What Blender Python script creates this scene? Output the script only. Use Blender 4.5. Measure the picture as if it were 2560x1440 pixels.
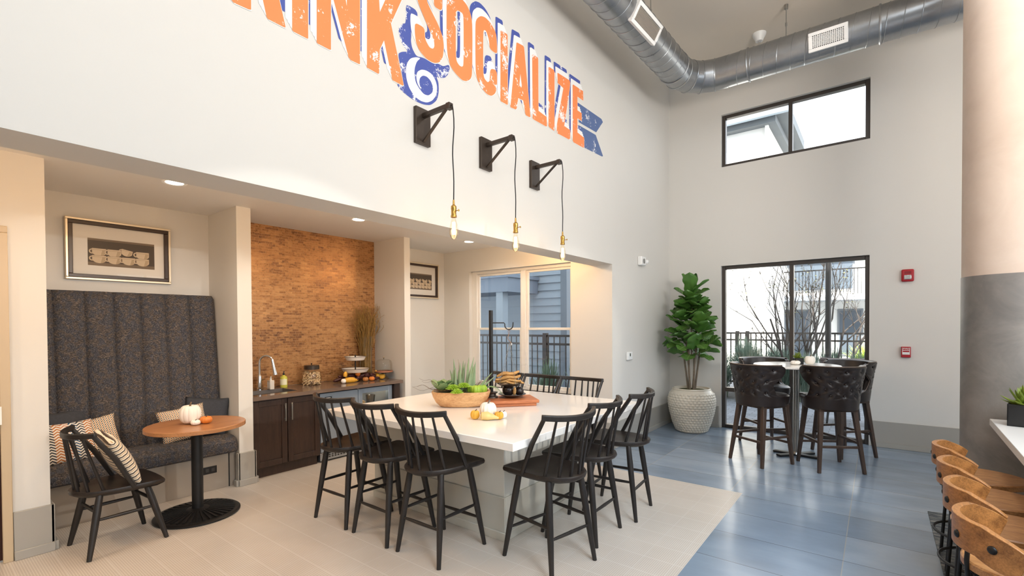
import bpy, bmesh, math, random
from mathutils import Vector, Matrix, noise
for _o in list(bpy.data.objects): bpy.data.objects.remove(_o)
SC = bpy.context.scene; COL = SC.collection
PI = math.pi; R = math.radians

# ------------------------------------------------------------ camera
cam_data = bpy.data.cameras.new('camera'); cam = bpy.data.objects.new('camera', cam_data); COL.objects.link(cam)
cam_data.sensor_width = 36.0; cam_data.lens = 36.0*1187.67/2560; cam_data.clip_start = 0.05; cam_data.clip_end = 300
cam_data.shift_x = 7.75/2560; cam_data.shift_y = 110.157/2560
_yaw, _pitch, _roll = 0.658660239, -0.0141776369, -0.00557764167
_f = Vector((-math.sin(_yaw)*math.cos(_pitch), math.cos(_yaw)*math.cos(_pitch), math.sin(_pitch)))
_r = Vector((math.cos(_yaw), math.sin(_yaw), 0)); _u = _r.cross(_f)
_rr = math.cos(_roll)*_r+math.sin(_roll)*_u; _uu = -math.sin(_roll)*_r+math.cos(_roll)*_u
_m = Matrix((_rr, _uu, -_f)).transposed().to_4x4(); _m.translation = (2.6424, 0, 1.57); cam.matrix_world = _m
SC.camera = cam

# ------------------------------------------------------------ sky, sun, large lights, exposure
SC.view_settings.view_transform = 'Standard'; SC.view_settings.look = 'None'; SC.view_settings.gamma = 1
SC.view_settings.use_curve_mapping = False; SC.view_settings.exposure = 0.0
SC.cycles.use_denoising = True; SC.cycles.max_bounces = 10; SC.cycles.diffuse_bounces = 5; SC.cycles.transparent_max_bounces = 24
SC.cycles.glossy_bounces = 4; SC.cycles.sample_clamp_indirect = 6; SC.cycles.caustics_reflective = False; SC.cycles.caustics_refractive = False
W = bpy.data.worlds.new('sky'); SC.world = W; W.use_nodes = True
_bg = W.node_tree.nodes['Background']; _bg.inputs[0].default_value = (0.84, 0.92, 1.0, 1); _bg.inputs[1].default_value = 4.0
def light(name, kind, loc, energy, color=(1, 1, 1), size=1.0, size_y=None, target=None, rot=None, spread=None, **kw):
    d = bpy.data.lights.new(name, kind); d.energy = energy; d.color = color
    if kind == 'AREA':
        d.size = size
        if size_y: d.shape = 'RECTANGLE'; d.size_y = size_y
        elif kw.get('disk'): d.shape = 'DISK'
        if spread: d.spread = spread
    elif kind in ('POINT', 'SPOT'): d.shadow_soft_size = size
    if kind == 'SPOT': d.spot_size = kw.get('cone', 1.8); d.spot_blend = kw.get('blend', 0.8)
    if kind == 'SUN': d.angle = size
    o = bpy.data.objects.new(name, d); COL.objects.link(o); o.location = loc
    if target is not None: o.rotation_euler = (Vector(target)-Vector(loc)).to_track_quat('-Z', 'Y').to_euler()
    elif rot: o.rotation_euler = rot
    return o
light('sunlight', 'SUN', (0, -20, 30), 16.0, (1.0, 0.95, 0.86), 0.02, target=(0.0, 4.0, 7.0))
# daylight through the hall's tall windows on its right-hand side
for _y in (-2.6, 1.2, 5.0):
    light('right_window_daylight', 'AREA', (7.85, _y, 2.1), 66, (0.76, 0.88, 1.0), 2.6, 3.0, target=(1.5, _y, 0.3))
light('floor_fill_light', 'AREA', (5.6, 0.6, 5.0), 68, (0.66, 0.83, 1.0), 2.4, target=(2.6, 3.4, 0), spread=1.05)  # added fill for the floor on the right; hangs free, no window there
# added lamps without fixtures: wash from behind, top light, uplight for the ceiling
light('hall_fill_light', 'AREA', (4.6, -3.6, 4.6), 82, (0.86, 0.93, 1.0), 1.6, target=(0.2, 2.2, 2.6), disk=True)
for _x, _y in ((3.4, 1.0), (3.4, 4.4), (5.8, 2.0)):
    light('overhead_fill_light', 'AREA', (_x, _y, 5.1), 34, (0.80, 0.90, 1.0), 0.7, target=(_x, _y, 0), disk=True)
light('ceiling_fill_uplight', 'AREA', (5.4, 1.4, 2.6), 300, (1.0, 0.92, 0.84), 1.6, target=(4.6, 2.6, 6), disk=True)
# unseen key light level with the header; spots added to light the alcoves alone
light('unseen_key_lamp', 'AREA', (5.2, 2.6, 2.26), 9, (0.85, 0.93, 1.0), 0.22, target=(-1.5, 1.9, 1.6), disk=True)
for _y, _t, _e in ((1.9, 1.2, 255), (2.9, 3.2, 190), (3.9, 4.9, 130)):
    light('alcove_fill_spot', 'SPOT', (5.2, _y, 2.26), _e, (1.0, 0.95, 0.87), 0.02, target=(-2.9, _t, 0.66), cone=R(27), blend=0.14)
# unseen warm fill lamps added behind the header beam to brighten the alcoves
for _y in (-0.4, 1.3, 3.1, 4.9):
    light('alcove_warm_fill', 'POINT', (-0.75, _y, 2.50), 18, (1.0, 0.62, 0.31), 0.05)

# ------------------------------------------------------------ helpers
def lin(c):
    c = c/255.0
    return c/12.92 if c <= 0.04045 else ((c+0.055)/1.055)**2.4
def rgb(r, g, b): return (lin(r), lin(g), lin(b), 1)
class MB:
    def __init__(s, xf=None): s.v = []; s.f = []; s.s = []; s.m = []; s.xf = xf; s.cm = 0
    def add(s, vs, fs, smooth=False, xf=None):
        o = len(s.v)
        for p in vs:
            p = Vector(p)
            if xf is not None: p = xf @ p
            if s.xf is not None: p = s.xf @ p
            s.v.append(p)
        for f in fs: s.f.append([i+o for i in f]); s.s.append(smooth); s.m.append(s.cm)
        return s
    def box(s, x0, x1, y0, y1, z0, z1, xf=None):
        return s.add([(x0,y0,z0),(x1,y0,z0),(x1,y1,z0),(x0,y1,z0),(x0,y0,z1),(x1,y0,z1),(x1,y1,z1),(x0,y1,z1)],
                     [(0,3,2,1),(4,5,6,7),(0,1,5,4),(1,2,6,5),(2,3,7,6),(3,0,4,7)], xf=xf)
    def bar(s, p0, p1, w, h, up=(0,0,1), w1=None, h1=None):   # rectangular bar between two points
        p0, p1 = Vector(p0), Vector(p1); d = (p1-p0).normalized(); u = Vector(up); a = d.cross(u)
        if a.length < 1e-4: a = d.cross(Vector((1, 0, 0)))
        a.normalize(); b = a.cross(d); w1 = w1 or w; h1 = h1 or h
        vs = [p+a*sx*ww/2+b*sz*hh/2 for p, ww, hh in ((p0, w, h), (p1, w1, h1)) for sx, sz in ((-1,-1),(1,-1),(1,1),(-1,1))]
        return s.add(vs, [(0,1,2,3),(7,6,5,4),(0,4,5,1),(1,5,6,2),(2,6,7,3),(3,7,4,0)])
    def tube(s, pts, r, n=10, cap=True, closed=False, sc=(1, 1), up=None):
        pts = [Vector(p) for p in pts]; k = len(pts); rs = r if isinstance(r, (list, tuple)) else [r]*k
        vs = []; fs = []; pa = None
        for i, p in enumerate(pts):
            if closed: t = pts[(i+1) % k]-pts[i-1]
            else: t = pts[min(i+1, k-1)]-pts[max(i-1, 0)]
            t.normalize()
            if up is not None: a = t.cross(Vector(up))
            elif pa is None: a = t.cross(Vector((0, 0, 1)) if abs(t.z) < 0.9 else Vector((1, 0, 0)))
            else: a = pa-t*pa.dot(t)
            if a.length < 1e-5: a = t.cross(Vector((1, 0.3, 0)))
            a.normalize(); pa = a; b = t.cross(a)
            for j in range(n):
                q = 2*PI*j/n; vs.append(p+(a*math.cos(q)*sc[0]+b*math.sin(q)*sc[1])*rs[i])
        for i in range(k if closed else k-1):
            for j in range(n):
                i2 = (i+1) % k; fs.append((i*n+j, i*n+(j+1) % n, i2*n+(j+1) % n, i2*n+j))
        if cap and not closed:
            fs.append(tuple(range(n-1, -1, -1))); fs.append(tuple((k-1)*n+j for j in range(n)))
        return s.add(vs, fs, True)
    def strip(s, pts, w, h, up=(0, 0, 1)):                     # rectangular section swept along a path
        pts = [Vector(p) for p in pts]; k = len(pts); vs = []; fs = []
        for i, p in enumerate(pts):
            t = (pts[min(i+1, k-1)]-pts[max(i-1, 0)]).normalized(); a = t.cross(Vector(up)).normalized(); b = a.cross(t)
            ww = w[i] if isinstance(w, (list, tuple)) else w; hh = h[i] if isinstance(h, (list, tuple)) else h
            vs += [p+a*sx*ww/2+b*sz*hh/2 for sx, sz in ((-1,-1),(1,-1),(1,1),(-1,1))]
        for i in range(k-1):
            for j in range(4): fs.append((i*4+j, i*4+(j+1) % 4, i*4+4+(j+1) % 4, i*4+4+j))
        fs += [(3,2,1,0), tuple((k-1)*4+j for j in range(4))]
        return s.add(vs, fs, True)
    def lathe(s, prof, c=(0, 0, 0), n=24, xf=None, fn=None):
        vs = []; fs = []; k = len(prof)
        for r, z in prof:
            for j in range(n):
                q = 2*PI*j/n; rr = r*(fn(q, z) if fn else 1)
                vs.append((c[0]+rr*math.cos(q), c[1]+rr*math.sin(q), c[2]+z))
        for i in range(k-1):
            for j in range(n): fs.append((i*n+j, i*n+(j+1) % n, (i+1)*n+(j+1) % n, (i+1)*n+j))
        if prof[0][0] > 1e-6: fs.append(tuple(range(n-1, -1, -1)))
        if prof[-1][0] > 1e-6: fs.append(tuple((k-1)*n+j for j in range(n)))
        return s.add(vs, fs, True, xf)
    def cyl(s, c, r, z0, z1, n=24, r1=None): return s.lathe([(r, z0), (r if r1 is None else r1, z1)], c, n)
    def rod(s, p0, p1, r0, r1=None, n=10): return s.tube([p0, p1], [r0, r0 if r1 is None else r1], n)
    def ball(s, c, r, nu=16, nv=10, sc=(1, 1, 1), fn=None, xf=None):
        vs = []; fs = []
        for i in range(nv+1):
            t = PI*i/nv
            for j in range(nu):
                q = 2*PI*j/nu; k = fn(q, t) if fn else 1
                vs.append((c[0]+r*sc[0]*k*math.sin(t)*math.cos(q), c[1]+r*sc[1]*k*math.sin(t)*math.sin(q), c[2]+r*sc[2]*k*math.cos(t)))
        for i in range(nv):
            for j in range(nu): fs.append((i*nu+j, (i+1)*nu+j, (i+1)*nu+(j+1) % nu, i*nu+(j+1) % nu))
        return s.add(vs, fs, True, xf)
    def grid(s, fn, nu, nv, wrap=False, smooth=True):
        vs = [fn(i/nu, j/nv) for i in range(nu+1) for j in range(nv+1)]; fs = []
        for i in range(nu):
            for j in range(nv): a = i*(nv+1)+j; fs.append((a, a+nv+1, a+nv+2, a+1))
        return s.add(vs, fs, smooth)
    def prism(s, poly, a, b, fn=lambda x, y, z: (x, y, z), smooth=False):   # polygon extruded from a to b
        n = len(poly); vs = [fn(x, y, a) for x, y in poly]+[fn(x, y, b) for x, y in poly]
        return s.add(vs, [tuple(range(n-1, -1, -1)), tuple(range(n, 2*n))]+[(i, (i+1) % n, n+(i+1) % n, n+i) for i in range(n)], smooth)
    def rings(s, loops, cap=(True, True), smooth=True):        # skin between loops of equal length
        n = len(loops[0]); vs = [p for l in loops for p in l]; fs = []
        for i in range(len(loops)-1):
            for j in range(n): fs.append((i*n+j, i*n+(j+1) % n, (i+1)*n+(j+1) % n, (i+1)*n+j))
        if cap[0]: fs.append(tuple(range(n-1, -1, -1)))
        if cap[1]: fs.append(tuple((len(loops)-1)*n+j for j in range(n)))
        return s.add(vs, fs, smooth)
    def build(s, name, mats, parent=None, bevel=0, seg=2, ang=38, sub=0, recalc=True):
        me = bpy.data.meshes.new(name); me.from_pydata([tuple(v) for v in s.v], [], s.f)
        if recalc:
            bm = bmesh.new(); bm.from_mesh(me); bmesh.ops.recalc_face_normals(bm, faces=bm.faces); bm.to_mesh(me); bm.free()
        for p, sm, mi in zip(me.polygons, s.s, s.m): p.use_smooth = sm or bevel > 0; p.material_index = mi
        if not isinstance(mats, (list, tuple)): mats = [mats]
        for m in mats: me.materials.append(m)
        if any(s.s) or bevel: me.set_sharp_from_angle(angle=R(ang))
        o = bpy.data.objects.new(name, me); COL.objects.link(o)
        if parent is not None: o.parent = parent
        if bevel:
            md = o.modifiers.new('bevel', 'BEVEL'); md.width = bevel; md.segments = seg; md.limit_method = 'ANGLE'; md.angle_limit = R(35)
            md.harden_normals = False
        if sub: md = o.modifiers.new('sub', 'SUBSURF'); md.levels = sub; md.render_levels = sub
        return o
def tag(o, label, cat, group=None, kind=None):
    o['label'] = label; o['category'] = cat
    if group: o['group'] = group
    if kind: o['kind'] = kind
    return o
def thing(name, label, cat, loc=(0, 0, 0), rz=0, group=None):
    o = bpy.data.objects.new(name, None); COL.objects.link(o); o.location = loc; o.rotation_euler = (0, 0, rz); o.empty_display_size = 0.1
    return tag(o, label, cat, group)
def dup(root, loc, rz=0, label=None, group=None):
    r = root.copy(); COL.objects.link(r); r.location = loc; r.rotation_euler = (0, 0, rz)
    if label: r['label'] = label
    if group: r['group'] = group
    for ch in list(root.children):
        c = ch.copy(); COL.objects.link(c); c.parent = r
        for g in list(ch.children):
            d = g.copy(); COL.objects.link(d); d.parent = c
    return r
def struct(mb, name, mats, label=None, parent=None, **kw):
    o = mb.build(name, mats, parent, **kw)
    if parent is None: o['kind'] = 'structure'; o['label'] = label or name.replace('_', ' ')
    return o
def T(x=0, y=0, z=0, rx=0, ry=0, rz=0, s=1):
    return Matrix.Translation((x, y, z)) @ Matrix.Rotation(rz, 4, 'Z') @ Matrix.Rotation(ry, 4, 'Y') @ Matrix.Rotation(rx, 4, 'X') @ Matrix.Scale(s, 4)

# ------------------------------------------------------------ materials
class NT:
    def __init__(s, name):
        s.m = bpy.data.materials.new(name); s.m.use_nodes = True; s.n = s.m.node_tree.nodes; s.l = s.m.node_tree.links
        s.b = s.n['Principled BSDF']; s.co = None
    def node(s, t, **kw):
        n = s.n.new(t)
        for k, v in kw.items():
            if isinstance(v, bpy.types.NodeSocket): s.l.new(v, n.inputs[k])
            elif k[0] == '_': setattr(n, k[1:], v)
            else: n.inputs[k.replace('__', ' ')].default_value = v
        return n
    def coord(s, kind='Object'):
        return s.node('ShaderNodeTexCoord').outputs[kind]
    def map(s, vec, scale=(1, 1, 1), rot=(0, 0, 0), loc=(0, 0, 0)):
        n = s.node('ShaderNodeMapping'); s.l.new(vec, n.inputs[0]); n.inputs['Scale'].default_value = scale
        n.inputs['Rotation'].default_value = rot; n.inputs['Location'].default_value = loc; return n.outputs[0]
    def noise(s, vec, scale, detail=3, rough=0.55, dist=0):
        n = s.node('ShaderNodeTexNoise'); s.l.new(vec, n.inputs['Vector']); n.inputs['Scale'].default_value = scale
        n.inputs['Detail'].default_value = detail; n.inputs['Roughness'].default_value = rough; n.inputs['Distortion'].default_value = dist
        return n.outputs[0]
    def ramp(s, fac, stops, interp='LINEAR'):
        n = s.node('ShaderNodeValToRGB'); s.l.new(fac, n.inputs[0]); e = n.color_ramp.elements; n.color_ramp.interpolation = interp
        e[0].position, e[0].color = stops[0]; e[1].position, e[1].color = stops[-1]
        for p, c in stops[1:-1]: x = e.new(p); x.color = c
        return n.outputs[0]
    def mix(s, fac, a, b, mode='MIX'):
        n = s.node('ShaderNodeMix'); n.data_type = 'RGBA'; n.blend_type = mode
        for sock, v in ((n.inputs[0], fac), (n.inputs[6], a), (n.inputs[7], b)):
            if isinstance(v, bpy.types.NodeSocket): s.l.new(v, sock)
            else: sock.default_value = v
        return n.outputs[2]
    def math(s, op, a, b=0.0, c=0.0):
        n = s.node('ShaderNodeMath'); n.operation = op
        for i, v in enumerate((a, b, c)):
            if isinstance(v, bpy.types.NodeSocket): s.l.new(v, n.inputs[i])
            else: n.inputs[i].default_value = v
        return n.outputs[0]
    def sep(s, vec):
        n = s.node('ShaderNodeSeparateXYZ'); s.l.new(vec, n.inputs[0]); return n.outputs
    def color(s, c):
        if isinstance(c, bpy.types.NodeSocket): s.l.new(c, s.b.inputs['Base Color'])
        else: s.b.inputs['Base Color'].default_value = c
        return s
    def bump(s, h, strength=0.3, dist=0.01):
        n = s.node('ShaderNodeBump'); s.l.new(h, n.inputs['Height']); n.inputs['Strength'].default_value = strength; n.inputs['Distance'].default_value = dist
        s.l.new(n.outputs[0], s.b.inputs['Normal']); return s
    def set(s, rough=0.5, metal=0.0, **kw):
        if isinstance(rough, bpy.types.NodeSocket): s.l.new(rough, s.b.inputs['Roughness'])
        else: s.b.inputs['Roughness'].default_value = rough
        s.b.inputs['Metallic'].default_value = metal
        for k, v in kw.items(): s.b.inputs[k.replace('__', ' ')].default_value = v
        return s
def plain(name, c, rough=0.5, metal=0.0, var=0.0, vscale=6.0, bump=0.0, bscale=60.0, **kw):
    t = NT(name); t.color(c); t.set(rough, metal, **kw)
    if var or bump:
        co = t.coord()
        if var:
            k = 1-var; d = (c[0]*k, c[1]*k, c[2]*k, 1); t.color(t.mix(t.ramp(t.noise(co, vscale), [(0.3, (0,)*3+(1,)), (0.7, (1,)*3+(1,))]), d, c))
        if bump: t.bump(t.noise(co, bscale, 4), bump, 0.004)
    return t.m
def wood(name, dark, light, axis=0, scale=9.0, rough=0.45, bump=0.12, stretch=9.0, **kw):
    t = NT(name); sc = [scale]*3; sc[axis] = scale/stretch
    v = t.map(t.coord(), tuple(sc)); n = t.noise(v, 3.0, 6, 0.6, 0.6); f = t.noise(t.map(t.coord(), tuple(x*7 for x in sc)), 4.0, 4, 0.6)
    c = t.mix(0.35, t.ramp(n, [(0.30, dark), (0.68, light)]), t.ramp(f, [(0.35, dark), (0.6, light)]))
    t.color(c).set(rough, **kw).bump(f, bump, 0.003); return t.m
def glassy(name, tint=(1, 1, 1, 1), gloss=0.10, rough=0.02):
    t = NT(name); tr = t.node('ShaderNodeBsdfTransparent', Color=tint); gl = t.node('ShaderNodeBsdfGlossy', Roughness=rough)
    fr = t.node('ShaderNodeLayerWeight', Blend=0.25); f = t.math('MULTIPLY_ADD', fr.outputs['Fresnel'], 0.25, gloss*0.3)
    m = t.node('ShaderNodeMixShader'); t.l.new(f, m.inputs[0]); t.l.new(tr.outputs[0], m.inputs[1]); t.l.new(gl.outputs[0], m.inputs[2])
    t.l.new(m.outputs[0], t.n['Material Output'].inputs[0]); return t.m
def emit(name, c, strength):
    t = NT(name); t.b.inputs['Emission Color'].default_value = c; t.b.inputs['Emission Strength'].default_value = strength; t.color(c); return t.m

M = {}
def _paint(name, c, var=0.03):
    t = NT(name); co = t.coord(); d = tuple(x*(1-var) for x in c[:3])+(1,)
    t.color(t.mix(t.noise(co, 1.3, 3), d, c)).set(0.62).bump(t.noise(co, 90, 3), 0.05, 0.002); return t.m
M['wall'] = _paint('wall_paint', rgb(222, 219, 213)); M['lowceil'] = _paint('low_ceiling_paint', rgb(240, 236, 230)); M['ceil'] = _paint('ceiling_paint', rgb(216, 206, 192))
M['trimgray'] = plain('baseboard_paint', rgb(166, 162, 154), 0.42); M['casing'] = plain('casing_paint', rgb(196, 176, 146), 0.4)
M['white'] = plain('white_plastic', rgb(240, 240, 238), 0.35); M['vinyl'] = plain('white_vinyl', rgb(235, 232, 226), 0.35)
M['black'] = plain('black_metal', rgb(30, 29, 29), 0.42, 0.3); M['blackplastic'] = plain('black_plastic', rgb(22, 22, 23), 0.4)
M['bronze'] = plain('dark_bronze', rgb(72, 62, 54), 0.38, 0.55); M['brass'] = plain('brass', rgb(190, 150, 80), 0.28, 1.0)
M['chrome'] = plain('chrome', rgb(225, 226, 228), 0.08, 1.0); M['nickel'] = plain('brushed_nickel', rgb(170, 170, 168), 0.28, 1.0)
M['steel'] = plain('stainless_steel', rgb(178, 184, 190), 0.3, 0.85, var=0.06, vscale=4); M['greysteel'] = plain('grey_steel_panel', rgb(150, 162, 175), 0.35, 0.35)
M['glass'] = glassy('window_glass'); M['clear'] = glassy('clear_glass', (0.97, 0.98, 0.97, 1), 0.08); M['picglass'] = glassy('picture_glass', (1, 1, 1, 1), 0.04)
M['red'] = plain('fire_red', rgb(176, 28, 40), 0.4); M['orangepaint'] = None
M['silver'] = plain('champagne_silver', rgb(226, 212, 188), 0.35, 0.5); M['espresso'] = wood('espresso_wood', rgb(38, 28, 24), rgb(66, 48, 40), 2, 7, 0.35)
M['stainblack'] = wood('black_stained_oak', rgb(14, 13, 13), rgb(40, 34, 31), 2, 10, 0.42, 0.2)
M['stainseat'] = wood('black_stained_seat', rgb(14, 12, 11), rgb(44, 34, 29), 0, 9, 0.4, 0.2)
M['legwood'] = wood('dark_walnut_leg', rgb(44, 33, 27), rgb(80, 60, 47), 2, 9, 0.4)
M['oak'] = wood('honey_oak_top', rgb(146, 96, 60), rgb(188, 134, 88), 1, 6, 0.32, 0.05, 12)
M['stoolwood'] = wood('worn_mango_wood', rgb(120, 72, 34), rgb(204, 152, 98), 0, 7, 0.35, 0.12, 7)
M['bandwood'] = wood('worn_mango_band', rgb(100, 60, 28), rgb(190, 130, 72), 1, 6, 0.35, 0.12, 5); M['board'] = wood('reddish_plank', rgb(150, 82, 48), rgb(196, 122, 76), 0, 7, 0.5, 0.1); M['bowlwood'] = wood('pale_bowl_wood', rgb(176, 120, 72), rgb(232, 190, 138), 0, 6, 0.45, 0.1, 4)
M['drift'] = wood('driftwood', rgb(120, 76, 34), rgb(226, 178, 112), 0, 9, 0.7, 0.5, 5)
M['quartz'] = plain('white_quartz', rgb(240, 236, 230), 0.14, var=0.03, vscale=3)
M['island'] = plain('island_paint', rgb(226, 224, 215), 0.42); M['plinthpaint'] = plain('island_plinth_paint', rgb(200, 197, 186), 0.42)
M['counter'] = plain('taupe_quartz', rgb(116, 98, 86), 0.16, var=0.12, vscale=14)
M['leather'] = plain('dark_brown_leather', rgb(38, 29, 26), 0.36, var=0.3, vscale=9, bump=0.12, bscale=180)
M['pumpkin'] = plain('white_pumpkin', rgb(246, 240, 230), 0.5, var=0.04); M['orange'] = plain('orange_gourd', rgb(226, 132, 52), 0.5, var=0.25, vscale=20)
M['yellow'] = plain('yellow_gourd', rgb(236, 178, 62), 0.5, var=0.2, vscale=24); M['cream'] = plain('cream_gourd', rgb(236, 204, 134), 0.55, var=0.12, vscale=24)
M['maroon'] = plain('dark_corn', rgb(70, 26, 24), 0.5, var=0.5, vscale=90, bump=0.6, bscale=130); M['stem'] = plain('gourd_stem', rgb(112, 92, 72), 0.8)
M['enamel'] = plain('white_enamel', rgb(240, 234, 226), 0.25); M['pewter'] = plain('pewter', rgb(150, 140, 128), 0.3, 0.9, var=0.3, vscale=12)
M['twig'] = plain('curly_willow', rgb(160, 122, 58), 0.7, var=0.35, vscale=30); M['soil'] = plain('moss', rgb(86, 84, 40), 0.95, var=0.5, vscale=60, bump=1.0, bscale=80)
M['leafdark'] = None
def leafmat(name, a, b, rough=0.4, scale=5):
    t = NT(name); t.color(t.mix(t.noise(t.coord(), scale, 4), a, b)).set(rough); t.b.inputs['Subsurface Weight'].default_value = 0.0; return t.m
M['fig'] = leafmat('fig_leaf', rgb(42, 82, 34), rgb(100, 146, 62), 0.36, 7); M['vein'] = plain('leaf_vein', rgb(150, 180, 104), 0.5)
M['succ'] = leafmat('succulent_green', rgb(88, 118, 76), rgb(140, 164, 112), 0.5, 20); M['lime'] = leafmat('lime_green', rgb(122, 160, 40), rgb(176, 206, 70), 0.45, 24)
M['aloe'] = leafmat('aloe_green', rgb(104, 128, 92), rgb(164, 182, 142), 0.45, 16); M['darkgreen'] = leafmat('small_plant_green', rgb(70, 96, 22), rgb(140, 156, 50), 0.5, 20)
M['trunk'] = plain('grey_trunk', rgb(122, 108, 92), 0.8, var=0.3, vscale=30); M['mat'] = plain('cream_mat_board', rgb(236, 230, 220), 0.7)
M['concrete'] = None
# special surfaces
def _tile():
    t = NT('woven_floor_tile'); x, y, z = t.sep(t.coord())
    def line(v, off, per, w):
        f = t.math('FRACT', t.math('DIVIDE', t.math('SUBTRACT', v, off), per)); d = t.math('MINIMUM', f, t.math('SUBTRACT', 1.0, f))
        return t.math('LESS_THAN', d, w)
    g = t.math('MAXIMUM', line(x, 1.602, 0.2033, 0.013), line(y, 3.295, 0.2033, 0.013))
    sx = t.math('SINE', t.math('MULTIPLY', x, 2*PI/0.0254)); sy = t.math('SINE', t.math('MULTIPLY', y, 2*PI/0.0254))
    w = t.math('MULTIPLY', sx, sy); pit = t.math('GREATER_THAN', t.math('ABSOLUTE', w), 0.42)
    n = t.noise(t.coord(), 2.2, 4); base = t.mix(n, rgb(192, 182, 170), rgb(218, 210, 200))
    c = t.mix(t.math('MULTIPLY', pit, 0.42), base, rgb(132, 116, 102)); c = t.mix(t.math('MULTIPLY', g, 0.8), c, rgb(206, 200, 192))
    t.color(c).set(0.34).bump(t.math('ADD', t.math('MULTIPLY', pit, -0.6), t.math('MULTIPLY', g, -1.0)), 0.35, 0.003); return t.m
M['tile'] = _tile()
def _slate():
    t = NT('slate_floor_tile'); x, y, z = t.sep(t.coord())
    fx = t.math('DIVIDE', t.math('SUBTRACT', x, 1.56), 0.914); fy = t.math('DIVIDE', t.math('SUBTRACT', y, 4.73), 0.457)
    ix = t.math('FLOOR', fx); iy = t.math('FLOOR', fy)
    def edge(f, w):
        a = t.math('FRACT', f); return t.math('LESS_THAN', t.math('MINIMUM', a, t.math('SUBTRACT', 1.0, a)), w)
    cid = t.node('ShaderNodeCombineXYZ'); t.l.new(ix, cid.inputs[0]); t.l.new(iy, cid.inputs[1])
    wn = t.node('ShaderNodeTexWhiteNoise'); t.l.new(cid.outputs[0], wn.inputs['Vector'])
    st = t.noise(t.map(t.coord(), (1.0, 2.2, 1)), 1.6, 4, 0.5, 0.0)
    f = t.math('MULTIPLY_ADD', wn.outputs[0], 0.22, t.math('MULTIPLY_ADD', st, 0.55, 0.2))
    c = t.ramp(f, [(0.25, rgb(98, 111, 128)), (0.55, rgb(124, 140, 158)), (0.85, rgb(152, 166, 182))])
    gx = edge(fx, 0.0032); gy = edge(fy, 0.0055); c = t.mix(gx, c, rgb(150, 152, 152)); c = t.mix(t.math('MULTIPLY', gy, 0.8), c, rgb(58, 60, 64))
    t.color(c).set(0.27, Coat__Weight=0.3, Coat__Roughness=0.15); return t.m
M['slate'] = _slate()
def _brick():
    t = NT('copper_brick_mosaic'); x, y, z = t.sep(t.coord()); cv = t.node('ShaderNodeCombineXYZ'); t.l.new(y, cv.inputs[0]); t.l.new(z, cv.inputs[1])
    b = t.node('ShaderNodeTexBrick', Vector=cv.outputs[0], Scale=1.0, Mortar__Size=0.0016, Bias=0.0, Brick__Width=0.078, Row__Height=0.0285, Mortar__Smooth=0.2)
    b.inputs['Color1'].default_value = (0, 0, 0, 1); b.inputs['Color2'].default_value = (1, 1, 1, 1); b.inputs['Mortar'].default_value = (0.5, 0.5, 0.5, 1)
    n = t.noise(t.coord(), 1.7, 4); n2 = t.noise(t.map(t.coord(), (1, 12, 26)), 2.5, 4)
    f = t.math('ADD', t.math('MULTIPLY', b.outputs['Color'], 0.26), t.math('ADD', t.math('MULTIPLY', n, 0.55), t.math('MULTIPLY', n2, 0.5)))
    c = t.ramp(f, [(0.36, rgb(98, 66, 46)), (0.50, rgb(138, 94, 58)), (0.64, rgb(172, 122, 74)), (0.86, rgb(200, 150, 98))])
    c = t.mix(b.outputs['Fac'], c, rgb(196, 156, 114))
    t.color(c).set(t.math('MULTIPLY_ADD', n2, 0.35, 0.14), 0.35).bump(t.math('ADD', t.math('MULTIPLY', b.outputs['Fac'], -1.0), t.math('MULTIPLY', n2, 0.5)), 0.5, 0.003); return t.m
M['brick'] = _brick()
def _tweed():
    t = NT('charcoal_tweed'); co = t.coord()
    a = t.noise(t.map(co, (62, 62, 400)), 1.0, 3, 0.7); b = t.noise(t.map(co, (400, 400, 62)), 1.0, 3, 0.7); d = t.noise(co, 26, 3)
    c = t.ramp(a, [(0.38, rgb(40, 38, 40)), (0.52, rgb(76, 71, 70)), (0.68, rgb(158, 142, 128))])
    c2 = t.ramp(b, [(0.40, rgb(38, 40, 46)), (0.54, rgb(70, 72, 82)), (0.68, rgb(140, 134, 128))])
    t.color(t.mix(t.math('GREATER_THAN', d, 0.5), c, c2)).set(0.9).bump(t.math('ADD', a, b), 0.5, 0.003); return t.m
M['tweed'] = _tweed(); M['charcoal'] = plain('charcoal_cloth', rgb(66, 68, 74), 0.9, var=0.2, vscale=60, bump=0.3, bscale=300)
def _concrete(name, a, b, rough=0.5):
    t = NT(name); co = t.coord(); n = t.noise(co, 2.6, 8, 0.65, 0.6); n2 = t.noise(co, 9, 6, 0.7)
    t.color(t.mix(t.math('MULTIPLY', n2, 0.5), t.ramp(n, [(0.3, a), (0.7, b)]), a)).set(rough).bump(n2, 0.1, 0.004); return t.m
M['concrete'] = _concrete('troweled_concrete', rgb(112, 108, 104), rgb(158, 150, 143), 0.5); M['plaster'] = _concrete('pale_plaster', rgb(200, 180, 163), rgb(216, 198, 182), 0.7)

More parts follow.
